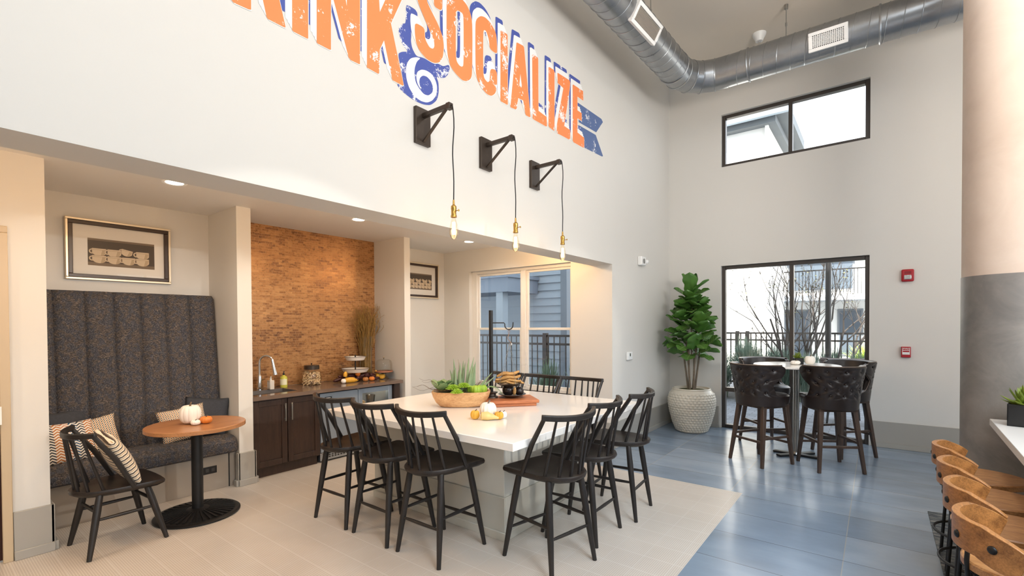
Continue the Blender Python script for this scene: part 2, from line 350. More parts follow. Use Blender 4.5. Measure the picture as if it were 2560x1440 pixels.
XB, ZC, HB, YD, ZR = -3.0, 2.755, 2.335, 7.65, 5.41     # recess back wall, recess ceiling, header bottom, hall back wall, hall ceiling
f = MB()
for a in ((1.665, 8, -5, 4.79), (-0.3, 8, 4.79, 7.85), (-3.2, -0.3, 4.79, 5.75)): f.box(a[0], a[1], a[2], a[3], -0.12, 0)
struct(f, 'floor', M['slate'], 'dark slate tile floor')
struct(MB().box(-3.2, 1.665, -5, 4.79, -0.12, 0), 'floor', M['tile'], 'beige woven-pattern tile floor')
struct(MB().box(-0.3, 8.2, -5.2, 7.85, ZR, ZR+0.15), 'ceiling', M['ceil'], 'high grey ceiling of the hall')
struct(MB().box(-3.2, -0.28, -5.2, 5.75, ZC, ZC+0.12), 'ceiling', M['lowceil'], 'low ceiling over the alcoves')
struct(MB().box(-0.28, 0, -5.2, 5.55, HB, ZR).box(-0.28, 0, 5.55, 7.85, 0, ZR), 'wall_left', M['wall'], 'tall pale wall above the alcoves')
WU = (0.780, 2.568, 3.930, 4.712); WL = (0.780, 2.572, 0.0, 2.447)     # hall back windows x0 x1 z0 z1
b = MB()
for x0, x1, z0, z1 in ((-0.28, WU[0], 0, ZR), (WU[1], 8.2, 0, ZR), (WU[0], WU[1], WU[3], ZR), (WU[0], WU[1], WL[3], WU[2])): b.box(x0, x1, YD, YD+0.2, z0, z1)
struct(b, 'wall_back', M['wall'], 'pale back wall of the hall with two windows')
struct(MB().box(8, 8.2, -5.2, 7.85, 0, ZR), 'wall_right', M['wall'])
struct(MB().box(-2.2, 8.2, -5.2, -5, 0, ZR), 'wall_rear', M['wall'])
struct(MB().box(-3.2, XB, 0.47, 5.75, 0, ZC), 'wall_alcove_back', M['wall'], 'back wall of the three alcoves')
WA = (-2.44, -0.60, 0.63, 2.415)
b = MB()
for x0, x1, z0, z1 in ((XB, WA[0], 0, ZC), (WA[1], -0.28, 0, ZC), (WA[0], WA[1], 0, WA[2]), (WA[0], WA[1], WA[3], ZC)): b.box(x0, x1, 5.55, 5.75, z0, z1)
struct(b, 'wall_alcove_end', M['wall'], 'end wall of the window alcove')
struct(MB().box(XB, -1.97, 0.47, 0.655, 0, ZC), 'wall_pier_left', M['wall'], 'pale pier left of the banquette')
struct(MB().box(-2.2, -1.97, -5, -0.6, 0, ZC).box(-2.2, -1.97, -0.6, 0.47, 2.25, ZC), 'wall_door', M['wall'])
struct(MB().box(XB, -2.32, 2.06, 2.195, 0, ZC), 'wall_pier_middle', M['wall'], 'pale pier between the banquette and the sink')
struct(MB().box(XB, -2.34, 4.165, 4.265, 0, ZC), 'wall_pier_right', M['wall'], 'pale pier between the sink and the window alcove')
struct(MB().box(XB, XB+0.012, 2.195, 4.165, 0.86, ZC), 'trim_backsplash', M['brick'], 'copper brown brick mosaic backsplash')
# round column, polished grey below and pale plaster above
c = MB(); c.cyl((3.477, 5.25, 0), 0.30, 0, 1.93, 64); c.cm = 1; c.cyl((3.477, 5.25, 0), 0.297, 1.93, ZR, 64)
struct(c, 'column', [M['concrete'], M['plaster']], 'round column, grey below and pale plaster above')
# baseboards: tall grey board with a shoe along its foot
def base_run(name, runs, h=0.325):
    m = MB()
    for (x0, y0), (x1, y1), (nx, ny) in runs:
        for t, z0, z1 in ((0.02, 0, h), (0.038, 0, 0.062)):
            xs = sorted((x0, x1+nx*t)) if nx else sorted((x0, x1)); yy = sorted((y0, y1+ny*t)) if ny else sorted((y0, y1))
            m.box(xs[0], xs[1], yy[0], yy[1], z0, z1)
    return struct(m, name, M['trimgray'], bevel=0.003, seg=1)
base_run('baseboard_left', [((0, 5.55), (0, YD), (1, 0))])
base_run('baseboard_back', [((0.04, YD), (WL[0]-0.03, YD), (0, -1)), ((WL[1]+0.03, YD), (8, YD), (0, -1))])
base_run('baseboard_pier_left', [((-1.97, 0.47), (-1.97, 0.672), (1, 0)), ((-2.35, 0.655), (-1.95, 0.655), (0, 1))])
base_run('baseboard_pier_middle', [((-2.32, 2.045), (-2.32, 2.21), (1, 0)), ((-2.36, 2.06), (-2.30, 2.06), (0, -1)), ((-2.345, 2.195), (-2.30, 2.195), (0, 1))])
base_run('baseboard_pier_right', [((-2.34, 4.165), (-2.34, 4.265), (1, 0)), ((XB, 4.265), (-2.34, 4.265), (0, 1))])
base_run('baseboard_alcove', [((XB, 4.30), (XB, 5.55), (1, 0)), ((XB+.04, 5.55), (-0.02, 5.55), (0, -1))])
# door frame at the far left
d = thing('door_1', 'tan metal door frame with a dark door at the far left', 'door'); d['kind'] = 'structure'
struct(MB().box(-1.97, -1.945, 0.418, 0.468, 0, 2.205).box(-1.97, -1.945, -0.6, 0.468, 2.205, 2.25).box(-2.05, -1.97, 0.43, 0.468, 0, 2.25), 'door_frame', M['casing'], parent=d, bevel=0.004)
struct(MB().box(-2.04, -1.995, -0.6, 0.425, 0.01, 2.215), 'door_leaf', plain('dark_red_door', rgb(58, 26, 20), 0.4), parent=d)
struct(MB().box(-1.945, -1.935, 0.402, 0.424, 0.93, 1.05), 'strike_plate', M['white'], parent=d)
# hall windows
def dark_window(name, x0, x1, z0, z1, label, mull, rail=None):
    w = thing(name, label, 'window'); w['kind'] = 'structure'; y0, y1 = YD+0.05, YD+0.14; t = 0.05; fr = M['winframe']
    m = MB(); m.box(x0, x0+t, y0, y1, z0, z1).box(x1-t, x1, y0, y1, z0, z1).box(x0+t, x1-t, y0, y1, z1-t, z1).box(x0+t, x1-t, y0, y1, z0, z0+t)
    struct(m, 'window_frame', fr, parent=w, bevel=0.004, seg=1)
    struct(MB().box(mull-0.024, mull+0.024, y0-0.004, y1, z0+t, z1-t), 'mullion', fr, parent=w)
    cells = [(x0+t, mull-0.024), (mull+0.024, x1-t)]
    for a, b_ in cells:
        zs = [(z0+t, z1-t)]
        if rail:
            struct(MB().box(a, b_, y0, y1, rail-0.03, rail+0.03), 'transom_bar', fr, parent=w); zs = [(z0+t, rail-0.03), (rail+0.03, z1-t)]
        for c0, c1 in zs: struct(MB().box(a, b_, y0+0.04, y0+0.046, c0, c1), 'pane', M['glass'], parent=w)
M['winframe'] = plain('bronze_window_frame', rgb(74, 68, 64), 0.4, 0.3)
dark_window('window_1', *WU, 'wide upper window in a dark frame', 1.679)
dark_window('window_2', *WL, 'tall floor-length window in a dark frame behind the bar table', 1.699, 0.58)
w = thing('window_3', 'white double-hung windows of the alcove', 'window'); w['kind'] = 'structure'
y0, y1 = 5.62, 5.69; m = MB()
m.box(WA[0], WA[0]+.10, y0, y1, WA[2], WA[3]).box(WA[1]-.03, WA[1], y0, y1, WA[2], WA[3]).box(WA[0]+.10, WA[1]-.03, y0, y1, WA[3]-.045, WA[3]).box(WA[0]+.10, WA[1]-.03, y0, y1, WA[2], WA[2]+.045)
struct(m, 'window_frame', M['vinyl'], parent=w, bevel=0.004, seg=1)
struct(MB().box(-1.475, -1.395, y0-.01, y1, WA[2]+.045, WA[3]-.045), 'mullion', M['vinyl'], parent=w, bevel=.004, seg=1)
struct(MB().box(WA[0], WA[1], 5.545, 5.62, WA[2]-0.02, WA[2]), 'window_sill', M['vinyl'], parent=w, bevel=.004, seg=1)
for x0, x1 in ((WA[0]+.10, -1.475), (-1.395, WA[1]-.03)):
    for z0, z1, yy in ((1.50, WA[3]-.045, 5.645), (WA[2]+.045, 1.535, 5.625)):
        t = 0.035
        struct(MB().box(x0, x0+t, yy, yy+.03, z0, z1).box(x1-t, x1, yy, yy+.03, z0, z1).box(x0+t, x1-t, yy, yy+.03, z0, z0+t).box(x0+t, x1-t, yy, yy+.03, z1-t, z1), 'sash', M['vinyl'], parent=w, bevel=.003, seg=1)
        struct(MB().box(x0+t, x1-t, yy+.012, yy+.017, z0+t, z1-t), 'pane', M['glass'], parent=w)
# ------------------------------------------------------------ spindle-back stools and the low chair
def spindle_chair(name, label, cat, zs, back, foot, group=None):
    t = thing(name, label, cat, group=group)
    out = [(0, .235), (.11, .232), (.215, .222), (.232, .205), (.222, .12), (.214, .02), (.20, -.08), (.172, -.165), (.125, -.228), (.065, -.264), (0, -.275)]
    loop = out+[(-x, y) for x, y in out[-2:0:-1]]
    def ring(k, z, dy=0): return [(x*k, (y+.02)*k-.02+dy, z) for x, y in loop]
    m = MB(); m.rings([ring(.86, zs-.045), ring(.985, zs-.026), ring(1, zs-.012), ring(.985, zs), ring(.93, zs-.001), ring(.7, zs-.014), ring(.35, zs-.018), ring(.02, zs-.018)])
    m.build('seat', M['stainseat'], t, ang=50)
    fx, fy = foot; tops = {}
    for sx in (-1, 1):
        for sy in (-1, 1):
            a = Vector((sx*.15, sy*.135-.01, zs-.03)); b_ = Vector((sx*fx, sy*fy, 0)); tops[sx, sy] = (a, b_)
            MB().tube([a, a.lerp(b_, .25), a.lerp(b_, .6), b_], [.020, .0235, .021, .0145], 12).build('leg', M['stainblack'], t)
    def at(sx, sy, z): a, b_ = tops[sx, sy]; return a.lerp(b_, (a.z-z)/(a.z-b_.z))
    def stretch(p, q): mid = p.lerp(q, .5); MB().tube([p, p.lerp(q, .25), mid, p.lerp(q, .75), q], [.0085, .011, .0125, .011, .0085], 10).build('stretcher', M['stainblack'], t)
    lo = zs < .5; zz = (.30, .25, .27) if lo else (.235, .30, .255)
    if not lo: stretch(at(-1, -1, zz[0]), at(1, -1, zz[0])); stretch(at(-1, 1, .20), at(1, 1, .20))
    else: stretch(at(-1, -1, zz[0]), at(1, -1, zz[0])); stretch(at(-1, 1, zz[0]), at(1, 1, zz[0]))
    for sx in (-1, 1): stretch(at(sx, -1, zz[1]), at(sx, 1, zz[1]))
    zt = zs+back
    def crest(u):   # u in -1..1
        x = .248*u; return Vector((x, -.185-.105*(1-abs(u)**2.2), zt-.012*(1-u*u)))
    MB().strip([crest(-1+i/12) for i in range(25)], [.028]*25, [.037]*25).build('crest_rail', M['stainblack'], t, bevel=.006, seg=2)
    for sx in (-1, 1):
        m = MB(); m.tube([Vector((sx*.212, .035, zs-.015)), Vector((sx*.226, -.075, zs+back*.52)), crest(sx*.955)-Vector((0, 0, .008))], [.0135, .016, .013], 10, sc=(1, 1.15)); m.build('back_post', M['stainblack'], t)
    for u, bx, by in ((.70, .165, -.125), (.42, .108, -.195), (.14, .038, -.232), (-.14, -.038, -.232), (-.42, -.108, -.195), (-.70, -.165, -.125)):
        a = Vector((bx, by, zs-.012)); b_ = crest(u)-Vector((0, 0, .006)); MB().tube([a, a.lerp(b_, .5), b_], [.0105, .0098, .0078], 8).build('spindle', M['stainblack'], t)
    return t
stool = spindle_chair('counter_stool', '', 'stool', .62, .385, (.205, .225))
SG = 'black spindle stools around the island'
spots = [((-.80, 2.325), .03, 'black spindle stool farthest left on the near side, in front of the glass-door beverage cooler'),
         ((-.29, 2.335), -.02, 'black spindle stool in the middle of the near side of the island'),
         ((.215, 2.345), .0, 'black spindle stool at the right end of the near side, closest to the island corner'),
         ((.90, 2.68), PI/2-.20, 'black spindle stool turned outward at the near end of the right side of the island'),
         ((.86, 3.20), PI/2+.02, 'black spindle stool in the middle of the right side of the island'),
         ((.895, 3.765), PI/2+.09, 'black spindle stool at the far end of the right side, nearest the slate floor'),
         ((.20, 4.20), PI+.02, 'black spindle stool on the far side, right of the two before the window'),
         ((-.29, 4.19), PI-.03, 'black spindle stool on the far side, left of the two before the window'),
         ((-.80, 4.20), PI, 'black spindle stool on the far side, mostly hidden behind the succulent bowl')]
for i, ((x, y), rz, lab) in enumerate(spots):
    if i == 0: stool.location = (x, y, 0); stool.rotation_euler.z = rz; stool['label'] = lab; stool['group'] = SG
    else: dup(stool, (x, y, 0), rz, lab, SG)
lowc = spindle_chair('spindle_chair', 'low black spindle-back chair facing the banquette, striped pillow on its seat', 'chair', .445, .40, (.215, .225))
lowc.location = (-1.755, .985, 0); lowc.rotation_euler.z = .06

# ------------------------------------------------------------ island
isl = thing('kitchen_island', 'large square island with a thick white stone top on a pale panelled base', 'island', (-.115, 3.26, 0))
ix, iy = -.115, 3.26
m = MB(); m.box(-1.0-ix, .498-ix, 2.704-iy, 3.82-iy, 0, .80)
m.build('base', M['island'], isl, bevel=.003, seg=1)
m = MB(); X0, X1, Y0, Y1 = -1.0-ix, .498-ix, 2.704-iy, 3.82-iy
for t, z0, z1 in ((.014, 0, .315), (.026, 0, .062)):
    m.box(X0-t, X1+t, Y0-t, Y0, z0, z1).box(X0-t, X1+t, Y1, Y1+t, z0, z1).box(X0-t, X0, Y0, Y1, z0, z1).box(X1, X1+t, Y0, Y1, z0, z1)
m.build('plinth', M['plinthpaint'], isl, bevel=.003, seg=1)
MB().box(-1.13-ix, .902-ix, 2.285-iy, 4.235-iy, .80, .852).build('stone_top', M['quartz'], isl, bevel=.004)

# ------------------------------------------------------------ banquette with channelled back
bq = thing('banquette', 'built-in tweed banquette with a tall channelled back and grey base', 'banquette', (-2.7, 1.36, 0))
o = Vector((2.7, -1.36, 0)); A0, A1 = .66, 2.055
m = MB(T(*o)); m.box(-2.99, -2.40, A0, A1, 0, .335); m.build('base', plain('taupe_base', rgb(158, 148, 136), .4), bq, bevel=.002, seg=1)
m = MB(T(*o)); m.box(-2.40, -2.396, 1.99, 2.0, .0, .335); m.build('side_gap', M['blackplastic'], bq)
out_ = MB(T(*o)); out_.box(-2.40, -2.393, 1.765, 1.885, .165, .235); out_ = out_.build('outlet', M['blackplastic'], bq, bevel=.006)
m = MB(T(*o))
for q in (1.80, 1.85): m.box(-2.394, -2.391, q-.014, q+.014, .185, .217)
m.build('socket', plain('socket_dark', rgb(60, 58, 58), .3), out_, bevel=.003)
def seat_fn(u, v):   # rounded front cushion
    y = A0+.003+(A1-A0-.006)*u
    prof = [(-2.62, .50), (-2.50, .505), (-2.42, .502), (-2.365, .485), (-2.33, .45), (-2.325, .40), (-2.335, .355), (-2.36, .337), (-2.42, .337), (-2.62, .337)]
    k = v*(len(prof)-1); i = min(int(k), len(prof)-2); f_ = k-i; a, b_ = prof[i], prof[i+1]
    e = min(1, min(u, 1-u)*26); e = (1-(1-e)**2)
    return Vector((a[0]+(b_[0]-a[0])*f_-(1-e)*.012, y, (a[1]+(b_[1]-a[1])*f_)-(1-e)*.012*(1 if v < .5 else 0)))
m = MB(T(*o)); m.grid(seat_fn, 60, 36); m.box(-2.98, -2.62, A0, A1, .337, .47); m.build('seat_cushion', M['tweed'], bq)
seams = [.815, 1.02, 1.222, 1.42, 1.62, 1.825]
ed = [A0+.002]+seams+[A1-.004]
for i in range(len(ed)-1):
    a, b_ = ed[i], ed[i+1]
    def fn(u, v, a=a, b_=b_):
        y = a+(b_-a)*u; w = b_-a; d = min(u, 1-u)*w; bul = .03*(1-max(0, 1-d/.055)**2.4) if d < .055 else .03
        z = .44+1.455*v; tp = max(0, (z-1.84)/.055); bot = 0
        x = -2.70-.165*v+bul-.045*tp**2*1.0
        return Vector((x, y, z))
    m = MB(T(*o)); m.grid(fn, 22, 40)
    m.add([(-2.72, a, .44), (-2.985, a, .44), (-2.985, a, 1.89), (-2.905, a, 1.89), (-2.72, b_, .44), (-2.985, b_, .44), (-2.985, b_, 1.89), (-2.905, b_, 1.89)], [(0,1,2,3), (7,6,5,4), (3,2,6,7), (1,5,6,2)])
    m.build('back_channel', M['tweed'], bq)

# ------------------------------------------------------------ cushions
def cushion(name, lab, mat_, w, h, th, mtx, group=None, piping=None):
    t = MB(); n = 18
    def side(sg):
        def fn(u, v):
            a, b_ = 2*u-1, 2*v-1; r_ = (1-a*a)*(1-b_*b_); k = 1-.07*(1-abs(b_)**2)*(abs(a)**6); k2 = 1-.07*(1-abs(a)**2)*(abs(b_)**6)
            return Vector((a*w/2*k, sg*th/2*(max(r_, 0)**.42), b_*h/2*k2))
        return fn
    t.grid(side(1), n, n); t.grid(side(-1), n, n)
    o = t.build(name, mat_); tag(o, lab, 'cushion', group); bm = bmesh.new(); bm.from_mesh(o.data); bmesh.ops.remove_doubles(bm, verts=bm.verts, dist=.0008); bmesh.ops.recalc_face_normals(bm, faces=bm.faces); bm.to_mesh(o.data); bm.free()
    o.matrix_world = mtx; return o
def _herring(name, ca, cb, cc, cd, per=.055):
    t = NT(name); x, y, z = t.sep(t.coord()); zig = t.math('ABSOLUTE', t.math('SUBTRACT', t.math('FRACT', t.math('DIVIDE', x, .05)), .5))
    f = t.math('FRACT', t.math('ADD', t.math('DIVIDE', z, .022), t.math('MULTIPLY', zig, 1.6))); col = t.math('FRACT', t.math('DIVIDE', x, .20))
    band = t.ramp(col, [(0, ca), (.25, cb), (.5, cc), (.75, cd)], 'CONSTANT'); c = t.mix(t.math('GREATER_THAN', f, .45), band, rgb(238, 230, 218))
    t.color(c).set(.9).bump(f, .3, .003); return t.m
M['chevron'] = _herring('chevron_knit', rgb(40, 84, 120), rgb(46, 52, 60), rgb(190, 112, 50), rgb(206, 140, 110))
def _knit(name):
    t = NT(name); x, y, z = t.sep(t.coord()); a = t.math('SINE', t.math('MULTIPLY', t.math('ADD', x, z), 2*PI/.034)); b_ = t.math('SINE', t.math('MULTIPLY', t.math('SUBTRACT', x, z), 2*PI/.034))
    f = t.math('MULTIPLY', a, b_); c = t.ramp(t.math('MULTIPLY_ADD', f, .5, .5), [(0, rgb(54, 44, 40)), (.3, rgb(240, 228, 208)), (.55, rgb(240, 228, 208)), (.7, rgb(186, 120, 52))], 'CONSTANT')
    t.color(c).set(.9).bump(f, .5, .004); return t.m
M['knit'] = _knit('bobble_knit')
def _stripe(name):
    t = NT(name); x, y, z = t.sep(t.coord()); w = t.noise(t.map(t.coord(), (30, 1, 30)), 1, 2)
    f = t.math('FRACT', t.math('ADD', t.math('DIVIDE', z, .03), t.math('MULTIPLY', w, .18)))
    c = t.ramp(f, [(0, rgb(70, 56, 46)), (.22, rgb(236, 224, 204)), (.52, rgb(200, 166, 122)), (.70, rgb(236, 224, 204)), (.88, rgb(150, 140, 128))], 'CONSTANT'); t.color(c).set(.9).bump(f, .4, .004); return t.m
M['stripe'] = _stripe('striped_weave')
cushion('throw_cushion', 'plain charcoal cushion at the left end of the banquette, behind the chevron one', M['charcoal'], .36, .40, .12, T(-2.665, .85, .685, rx=-.14, rz=PI/2+.45))
cushion('throw_cushion', 'blue and rust chevron cushion at the left end of the banquette', M['chevron'], .34, .34, .12, T(-2.50, .842, .645, rx=-.3, rz=PI/2+.2))
cushion('throw_cushion', 'bobble-knit cushion seen behind the back of the low spindle chair', M['knit'], .36, .30, .12, T(-2.585, 1.0, .655, rx=-.3, rz=PI/2-.1, ry=-.18))
cushion('throw_cushion', 'bobble-knit cushion leaning on the banquette behind the round table', M['knit'], .40, .32, .12, T(-2.55, 1.665, .655, rx=-.3, rz=PI/2, ry=-.12))
cushion('throw_cushion', 'plain charcoal cushion in the right corner of the banquette', M['charcoal'], .38, .38, .12, T(-2.60, 1.87, .685, rx=-.2, rz=PI/2-.45, ry=.1))
cushion('striped_pillow', 'tan and cream striped pillow leaning on the low spindle chair', M['stripe'], .38, .40, .13, lowc.matrix_basis @ T(.045, -.012, .635, rx=.46, ry=.14))

# ------------------------------------------------------------ bistro table
bt = thing('bistro_table', 'round wood-topped bistro table on a black fluted pedestal', 'table', (-1.86, 1.535, 0))
m = MB(); m.lathe([(.305, 0), (.312, .006), (.312, .016), (.30, .024), (.275, .026), (.26, .022), (.10, .046), (.06, .06), (0, .06)], n=64)
for k in range(36):
    a = 2*PI*k/36; m.bar((.085*math.cos(a), .085*math.sin(a), .048), (.272*math.cos(a), .272*math.sin(a), .026), .006, .012, w1=.014)
m.build('base', M['black'], bt)
MB().cyl((0, 0, 0), .042, .05, .72, 32).build('column', M['black'], bt)
MB().box(-.13, .13, -.13, .13, .715, .727).build('top_plate', M['black'], bt)
MB().lathe([(.352, .727), (.36, .731), (.36, .758), (.356, .762), (0, .762)], n=72).build('tabletop', M['oak'], bt)
def pumpkin(name, lab, mat_, r, h, loc, ribs=12, depth=.07, stem=True, group=None, cat='pumpkin', smat=None, tilt=0):
    m = MB(); H = h/2
    def prof(t_): return math.sin(t_)**.72
    vs = []; nu, nv = ribs*6, 22
    for i in range(nv+1):
        t_ = PI*i/nv; rr = r*prof(t_); z = H+H*math.cos(t_)-.16*h*math.exp(-(t_/.32)**2)+.05*h*math.exp(-((PI-t_)/.3)**2)
        for j in range(nu): q = 2*PI*j/nu; k = 1-depth*(abs(math.cos(q*ribs/2))**6)*math.sin(t_)**.5; vs.append((rr*k*math.cos(q), rr*k*math.sin(q), z))
    fs = [(i*nu+j, (i+1)*nu+j, (i+1)*nu+(j+1) % nu, i*nu+(j+1) % nu) for i in range(nv) for j in range(nu)]
    m.add(vs, fs, True); o = m.build(name, mat_); o.location = loc; o.rotation_euler.x = tilt; tag(o, lab, cat, group)
    if stem: MB().tube([(0, 0, h*.80), (.006, 0, h*.95), (.016, .004, h*1.10)], [r*.16, r*.10, r*.08], 8).build('stem', smat or M['stem'], o)
    return o
pumpkin('pumpkin', 'large white ribbed pumpkin on the round bistro table', M['pumpkin'], .080, .165, (-1.895, 1.50, .762))
pumpkin('pumpkin', 'tiny white gourd at the foot of the large pumpkin on the bistro table', M['pumpkin'], .036, .045, (-1.795, 1.505, .762), 10)
pumpkin('pumpkin', 'small orange pumpkin on the round bistro table', M['orange'], .046, .064, (-1.80, 1.585, .762), 10)

# ------------------------------------------------------------ sink run: cabinet, worktop, cooler
cb = thing('sink_cabinet', 'dark espresso base cabinet with two panel doors under the sink', 'cabinet', (-2.66, 2.575, 0))
o = Vector((2.66, -2.575, 0))
m = MB(T(*o)); m.box(-2.97, -2.375, 2.205, 2.945, .10, .815); m.build('carcass', M['espresso'], cb)
MB(T(*o)).box(-2.95, -2.415, 2.215, 2.935, 0, .10).build('toe_kick', M['espresso'], cb)
def panel_door(y0, y1, z0, z1, hy):
    m = MB(T(*o)); x0, x1 = -2.375, -2.356; s = .058
    m.box(x0, x1, y0, y0+s, z0, z1).box(x0, x1, y1-s, y1, z0, z1).box(x0, x1, y0+s, y1-s, z1-s, z1).box(x0, x1, y0+s, y1-s, z0, z0+s).box(x0, x0+.008, y0+s, y1-s, z0+s, z1-s)
    d_ = m.build('door', M['espresso'], cb, bevel=.002, seg=1)
    h = MB(T(*o)); h.box(-2.332, -2.322, hy-.007, hy+.007, z1-.235, z1-.045).box(-2.356, -2.33, hy-.005, hy+.005, z1-.22, z1-.205).box(-2.356, -2.33, hy-.005, hy+.005, z1-.075, z1-.06)
    h.build('handle', M['nickel'], d_, bevel=.002, seg=1)
panel_door(2.21, 2.563, .115, .80, 2.535); panel_door(2.573, 2.94, .115, .80, 2.605)
wt = MB(); wz0, wz1 = .818, .858
sx0, sx1, sy0, sy1 = -2.80, -2.45, 2.26, 2.74
wt.box(-2.985, sx0, 2.197, 4.105, wz0, wz1).box(sx1, -2.31, 2.197, 4.105, wz0, wz1).box(sx0, sx1, 2.197, sy0, wz0, wz1).box(sx0, sx1, sy1, 4.105, wz0, wz1)
wt = wt.build('worktop', M['counter']); tag(wt, 'taupe stone worktop running along the brick backsplash', 'countertop')
sk = MB(); z = .68
sk.add([(sx0, sy0, .856), (sx1, sy0, .856), (sx1, sy1, .856), (sx0, sy1, .856), (sx0+.02, sy0+.02, z), (sx1-.02, sy0+.02, z), (sx1-.02, sy1-.02, z), (sx0+.02, sy1-.02, z)], [(0,4,5,1), (1,5,6,2), (2,6,7,3), (3,7,4,0), (4,7,6,5)])
sk = sk.build('sink_basin', plain('dark_sink_steel', rgb(112, 104, 98), .3, .7), recalc=False); tag(sk, 'undermount steel sink let into the taupe worktop', 'sink')
MB().cyl((-2.62, 2.5, 0), .03, z, z+.004).build('drain', M['chrome'], sk)
fc = thing('faucet', 'tall chrome gooseneck faucet behind the sink', 'faucet', (-2.875, 2.515, .858))
m = MB(); m.lathe([(.030, 0), (.030, .012), (.024, .018), (.022, .15), (.019, .16), (.014, .17)], n=24); m.build('body', M['chrome'], fc)
pts = [(0, 0, .165), (0, 0, .28)]+[(.075-.075*math.cos(a), 0, .30+.085*math.sin(a)) for a in [PI*i/12 for i in range(0, 11)]]
MB().tube(pts, .0125, 14).build('spout', M['chrome'], fc)
MB().tube([pts[-1], (.155, 0, .255), (.166, 0, .20), (.172, 0, .165)], [.014, .017, .021, .0235], 14).build('spray_head', M['chrome'], fc)
MB().tube([(0, .02, .10), (.01, .06, .108), (.02, .095, .112)], [.011, .007, .006], 10).build('lever', M['chrome'], fc)
fc.rotation_euler.z = .75
def pump_bottle(name, lab, mat_, capm, loc, r, h, label_mat=None, square=False):
    t = thing(name, lab, 'soap bottle', loc)
    m = MB()
    if square: m.box(-r, r, -r*.7, r*.7, 0, h); m.build('bottle', mat_, t, bevel=.006)
    else: m.lathe([(r*.95, 0), (r, .006), (r, h*.82), (r*.86, h*.92), (r*.4, h), (r*.36, h*1.06), (0, h*1.06)], n=24); m.build('bottle', mat_, t)
    if label_mat:
        m = MB()
        if square: m.box(-r*.8, r*.8, -r*.72, -r*.71, h*.2, h*.8)
        else: m.grid(lambda u, v: Vector(((r+.0008)*math.cos(-1.9+2.4*u), (r+.0008)*math.sin(-1.9+2.4*u), h*(.22+.5*v))), 12, 2)
        m.build('label', label_mat, t, recalc=False)
    m = MB(); m.cyl((0, 0, 0), r*.3, h*1.0, h*1.2, 12).cyl((0, 0, 0), r*.12, h*1.2, h*1.36, 8).bar((0, 0, h*1.36), (r*.9, -r*.3, h*1.36), .011, .009); m.build('pump', capm, t)
    return t
pump_bottle('soap_dispenser', 'clear square soap dispenser with a white pump beside the faucet', M['cleargel'] if 'cleargel' in M else plain('milky_soap', rgb(226, 218, 206), .2), M['white'], (-2.79, 2.60, .858), .036, .105, M['white'], True)
pump_bottle('soap_bottle', 'round yellow-green soap bottle with a black pump right of the faucet', plain('yellow_soap', rgb(206, 204, 84), .2), M['blackplastic'], (-2.87, 2.79, .858), .040, .135, plain('soap_label', rgb(236, 234, 200), .5))
t = MB(); t.box(-2.945, -2.88, 2.31, 2.42, .858, .876); tag(t.build('sponge', plain('pale_sponge', rgb(236, 226, 206), .9), bevel=.005), 'pale sponge left of the faucet at the back of the worktop', 'sponge')
jr = thing('biscuit_jar', 'wide glass jar of bone-shaped biscuits with a dark lid', 'jar', (-2.80, 3.10, .858))
MB().lathe([(.098, 0), (.108, .008), (.110, .02), (.110, .145), (.102, .165), (.082, .178), (.082, .195)], n=40).build('glass_body', M['clear'], jr, recalc=False)
random.seed(4); m = MB()
for k in range(170):
    q = random.uniform(0, 2*PI); rr = .092*math.sqrt(random.uniform(.25, 1)); z = random.uniform(.012, .152); d = Vector((random.uniform(-1, 1), random.uniform(-1, 1), random.uniform(-.7, .7))).normalized()*.019
    c = Vector((rr*math.cos(q), rr*math.sin(q), z)); m.tube([c-d*1.1, c-d*.75, c, c+d*.75, c+d*1.1], [.006, .0085, .005, .0085, .006], 6)
ob = m.build('biscuits', plain('biscuit', rgb(226, 196, 154), .8), jr); ob['kind'] = 'stuff'
ld = MB().lathe([(.088, .19), (.088, .235), (.082, .24), (0, .242)], n=40).build('lid', M['bronze'], jr)
MB().lathe([(.006, .24), (.006, .252), (.011, .258), (.006, .266), (0, .267)], n=12).build('knob', M['bronze'], ld)
# tiered tray with harvest gourds around its foot
tr = thing('tiered_tray', 'two-tier white enamel tray stand on the worktop', 'tray stand', (-2.735, 3.67, .858))
MB().cyl((0, 0, 0), .008, .0, .34, 12).build('stem', M['black'], tr)
MB().lathe([(.05, 0), (.05, .01), (.012, .02), (0, .02)], n=24).build('foot', M['black'], tr)
for r_, z in ((.175, .115), (.135, .27)):
    p_ = MB().lathe([(r_*.82, z), (r_, z+.045), (r_*.985, z+.045), (r_*.80, z+.006), (0, z+.006)], n=48).build('tray', M['enamel'], tr)
    MB().tube([(r_*math.cos(2*PI*k/40), r_*math.sin(2*PI*k/40), z+.046) for k in range(40)], .003, 6, closed=True).build('rim', M['black'], p_)
random.seed(9); gx, gy, gz = -2.66, 3.67, .858
def gourd(lab, mat_, pts, rs, name='gourd', nm=10, sc=(1, 1)):
    m = MB(); pts = [Vector(p) for p in pts]; P2, R2 = [], []
    for i in range(len(pts)-1):
        for k in range(4): u = k/4; P2.append(pts[i].lerp(pts[i+1], u)); w_ = u*u*(3-2*u); R2.append(rs[i]*(1-w_)+rs[i+1]*w_)
    P2.append(pts[-1]); R2.append(rs[-1]); m.tube(P2, R2, 16, sc=sc); return tag(m.build(name, mat_), lab, 'gourd', 'harvest gourds on the worktop')
gourd('pale white-ended yellow gourd lying at the left front of the tiered tray', M['yellow'], [(-2.60, 3.42, .893), (-2.60, 3.45, .893), (-2.60, 3.49, .893), (-2.60, 3.54, .889), (-2.61, 3.59, .881), (-2.62, 3.63, .878)], [.012, .034, .035, .034, .020, .007])
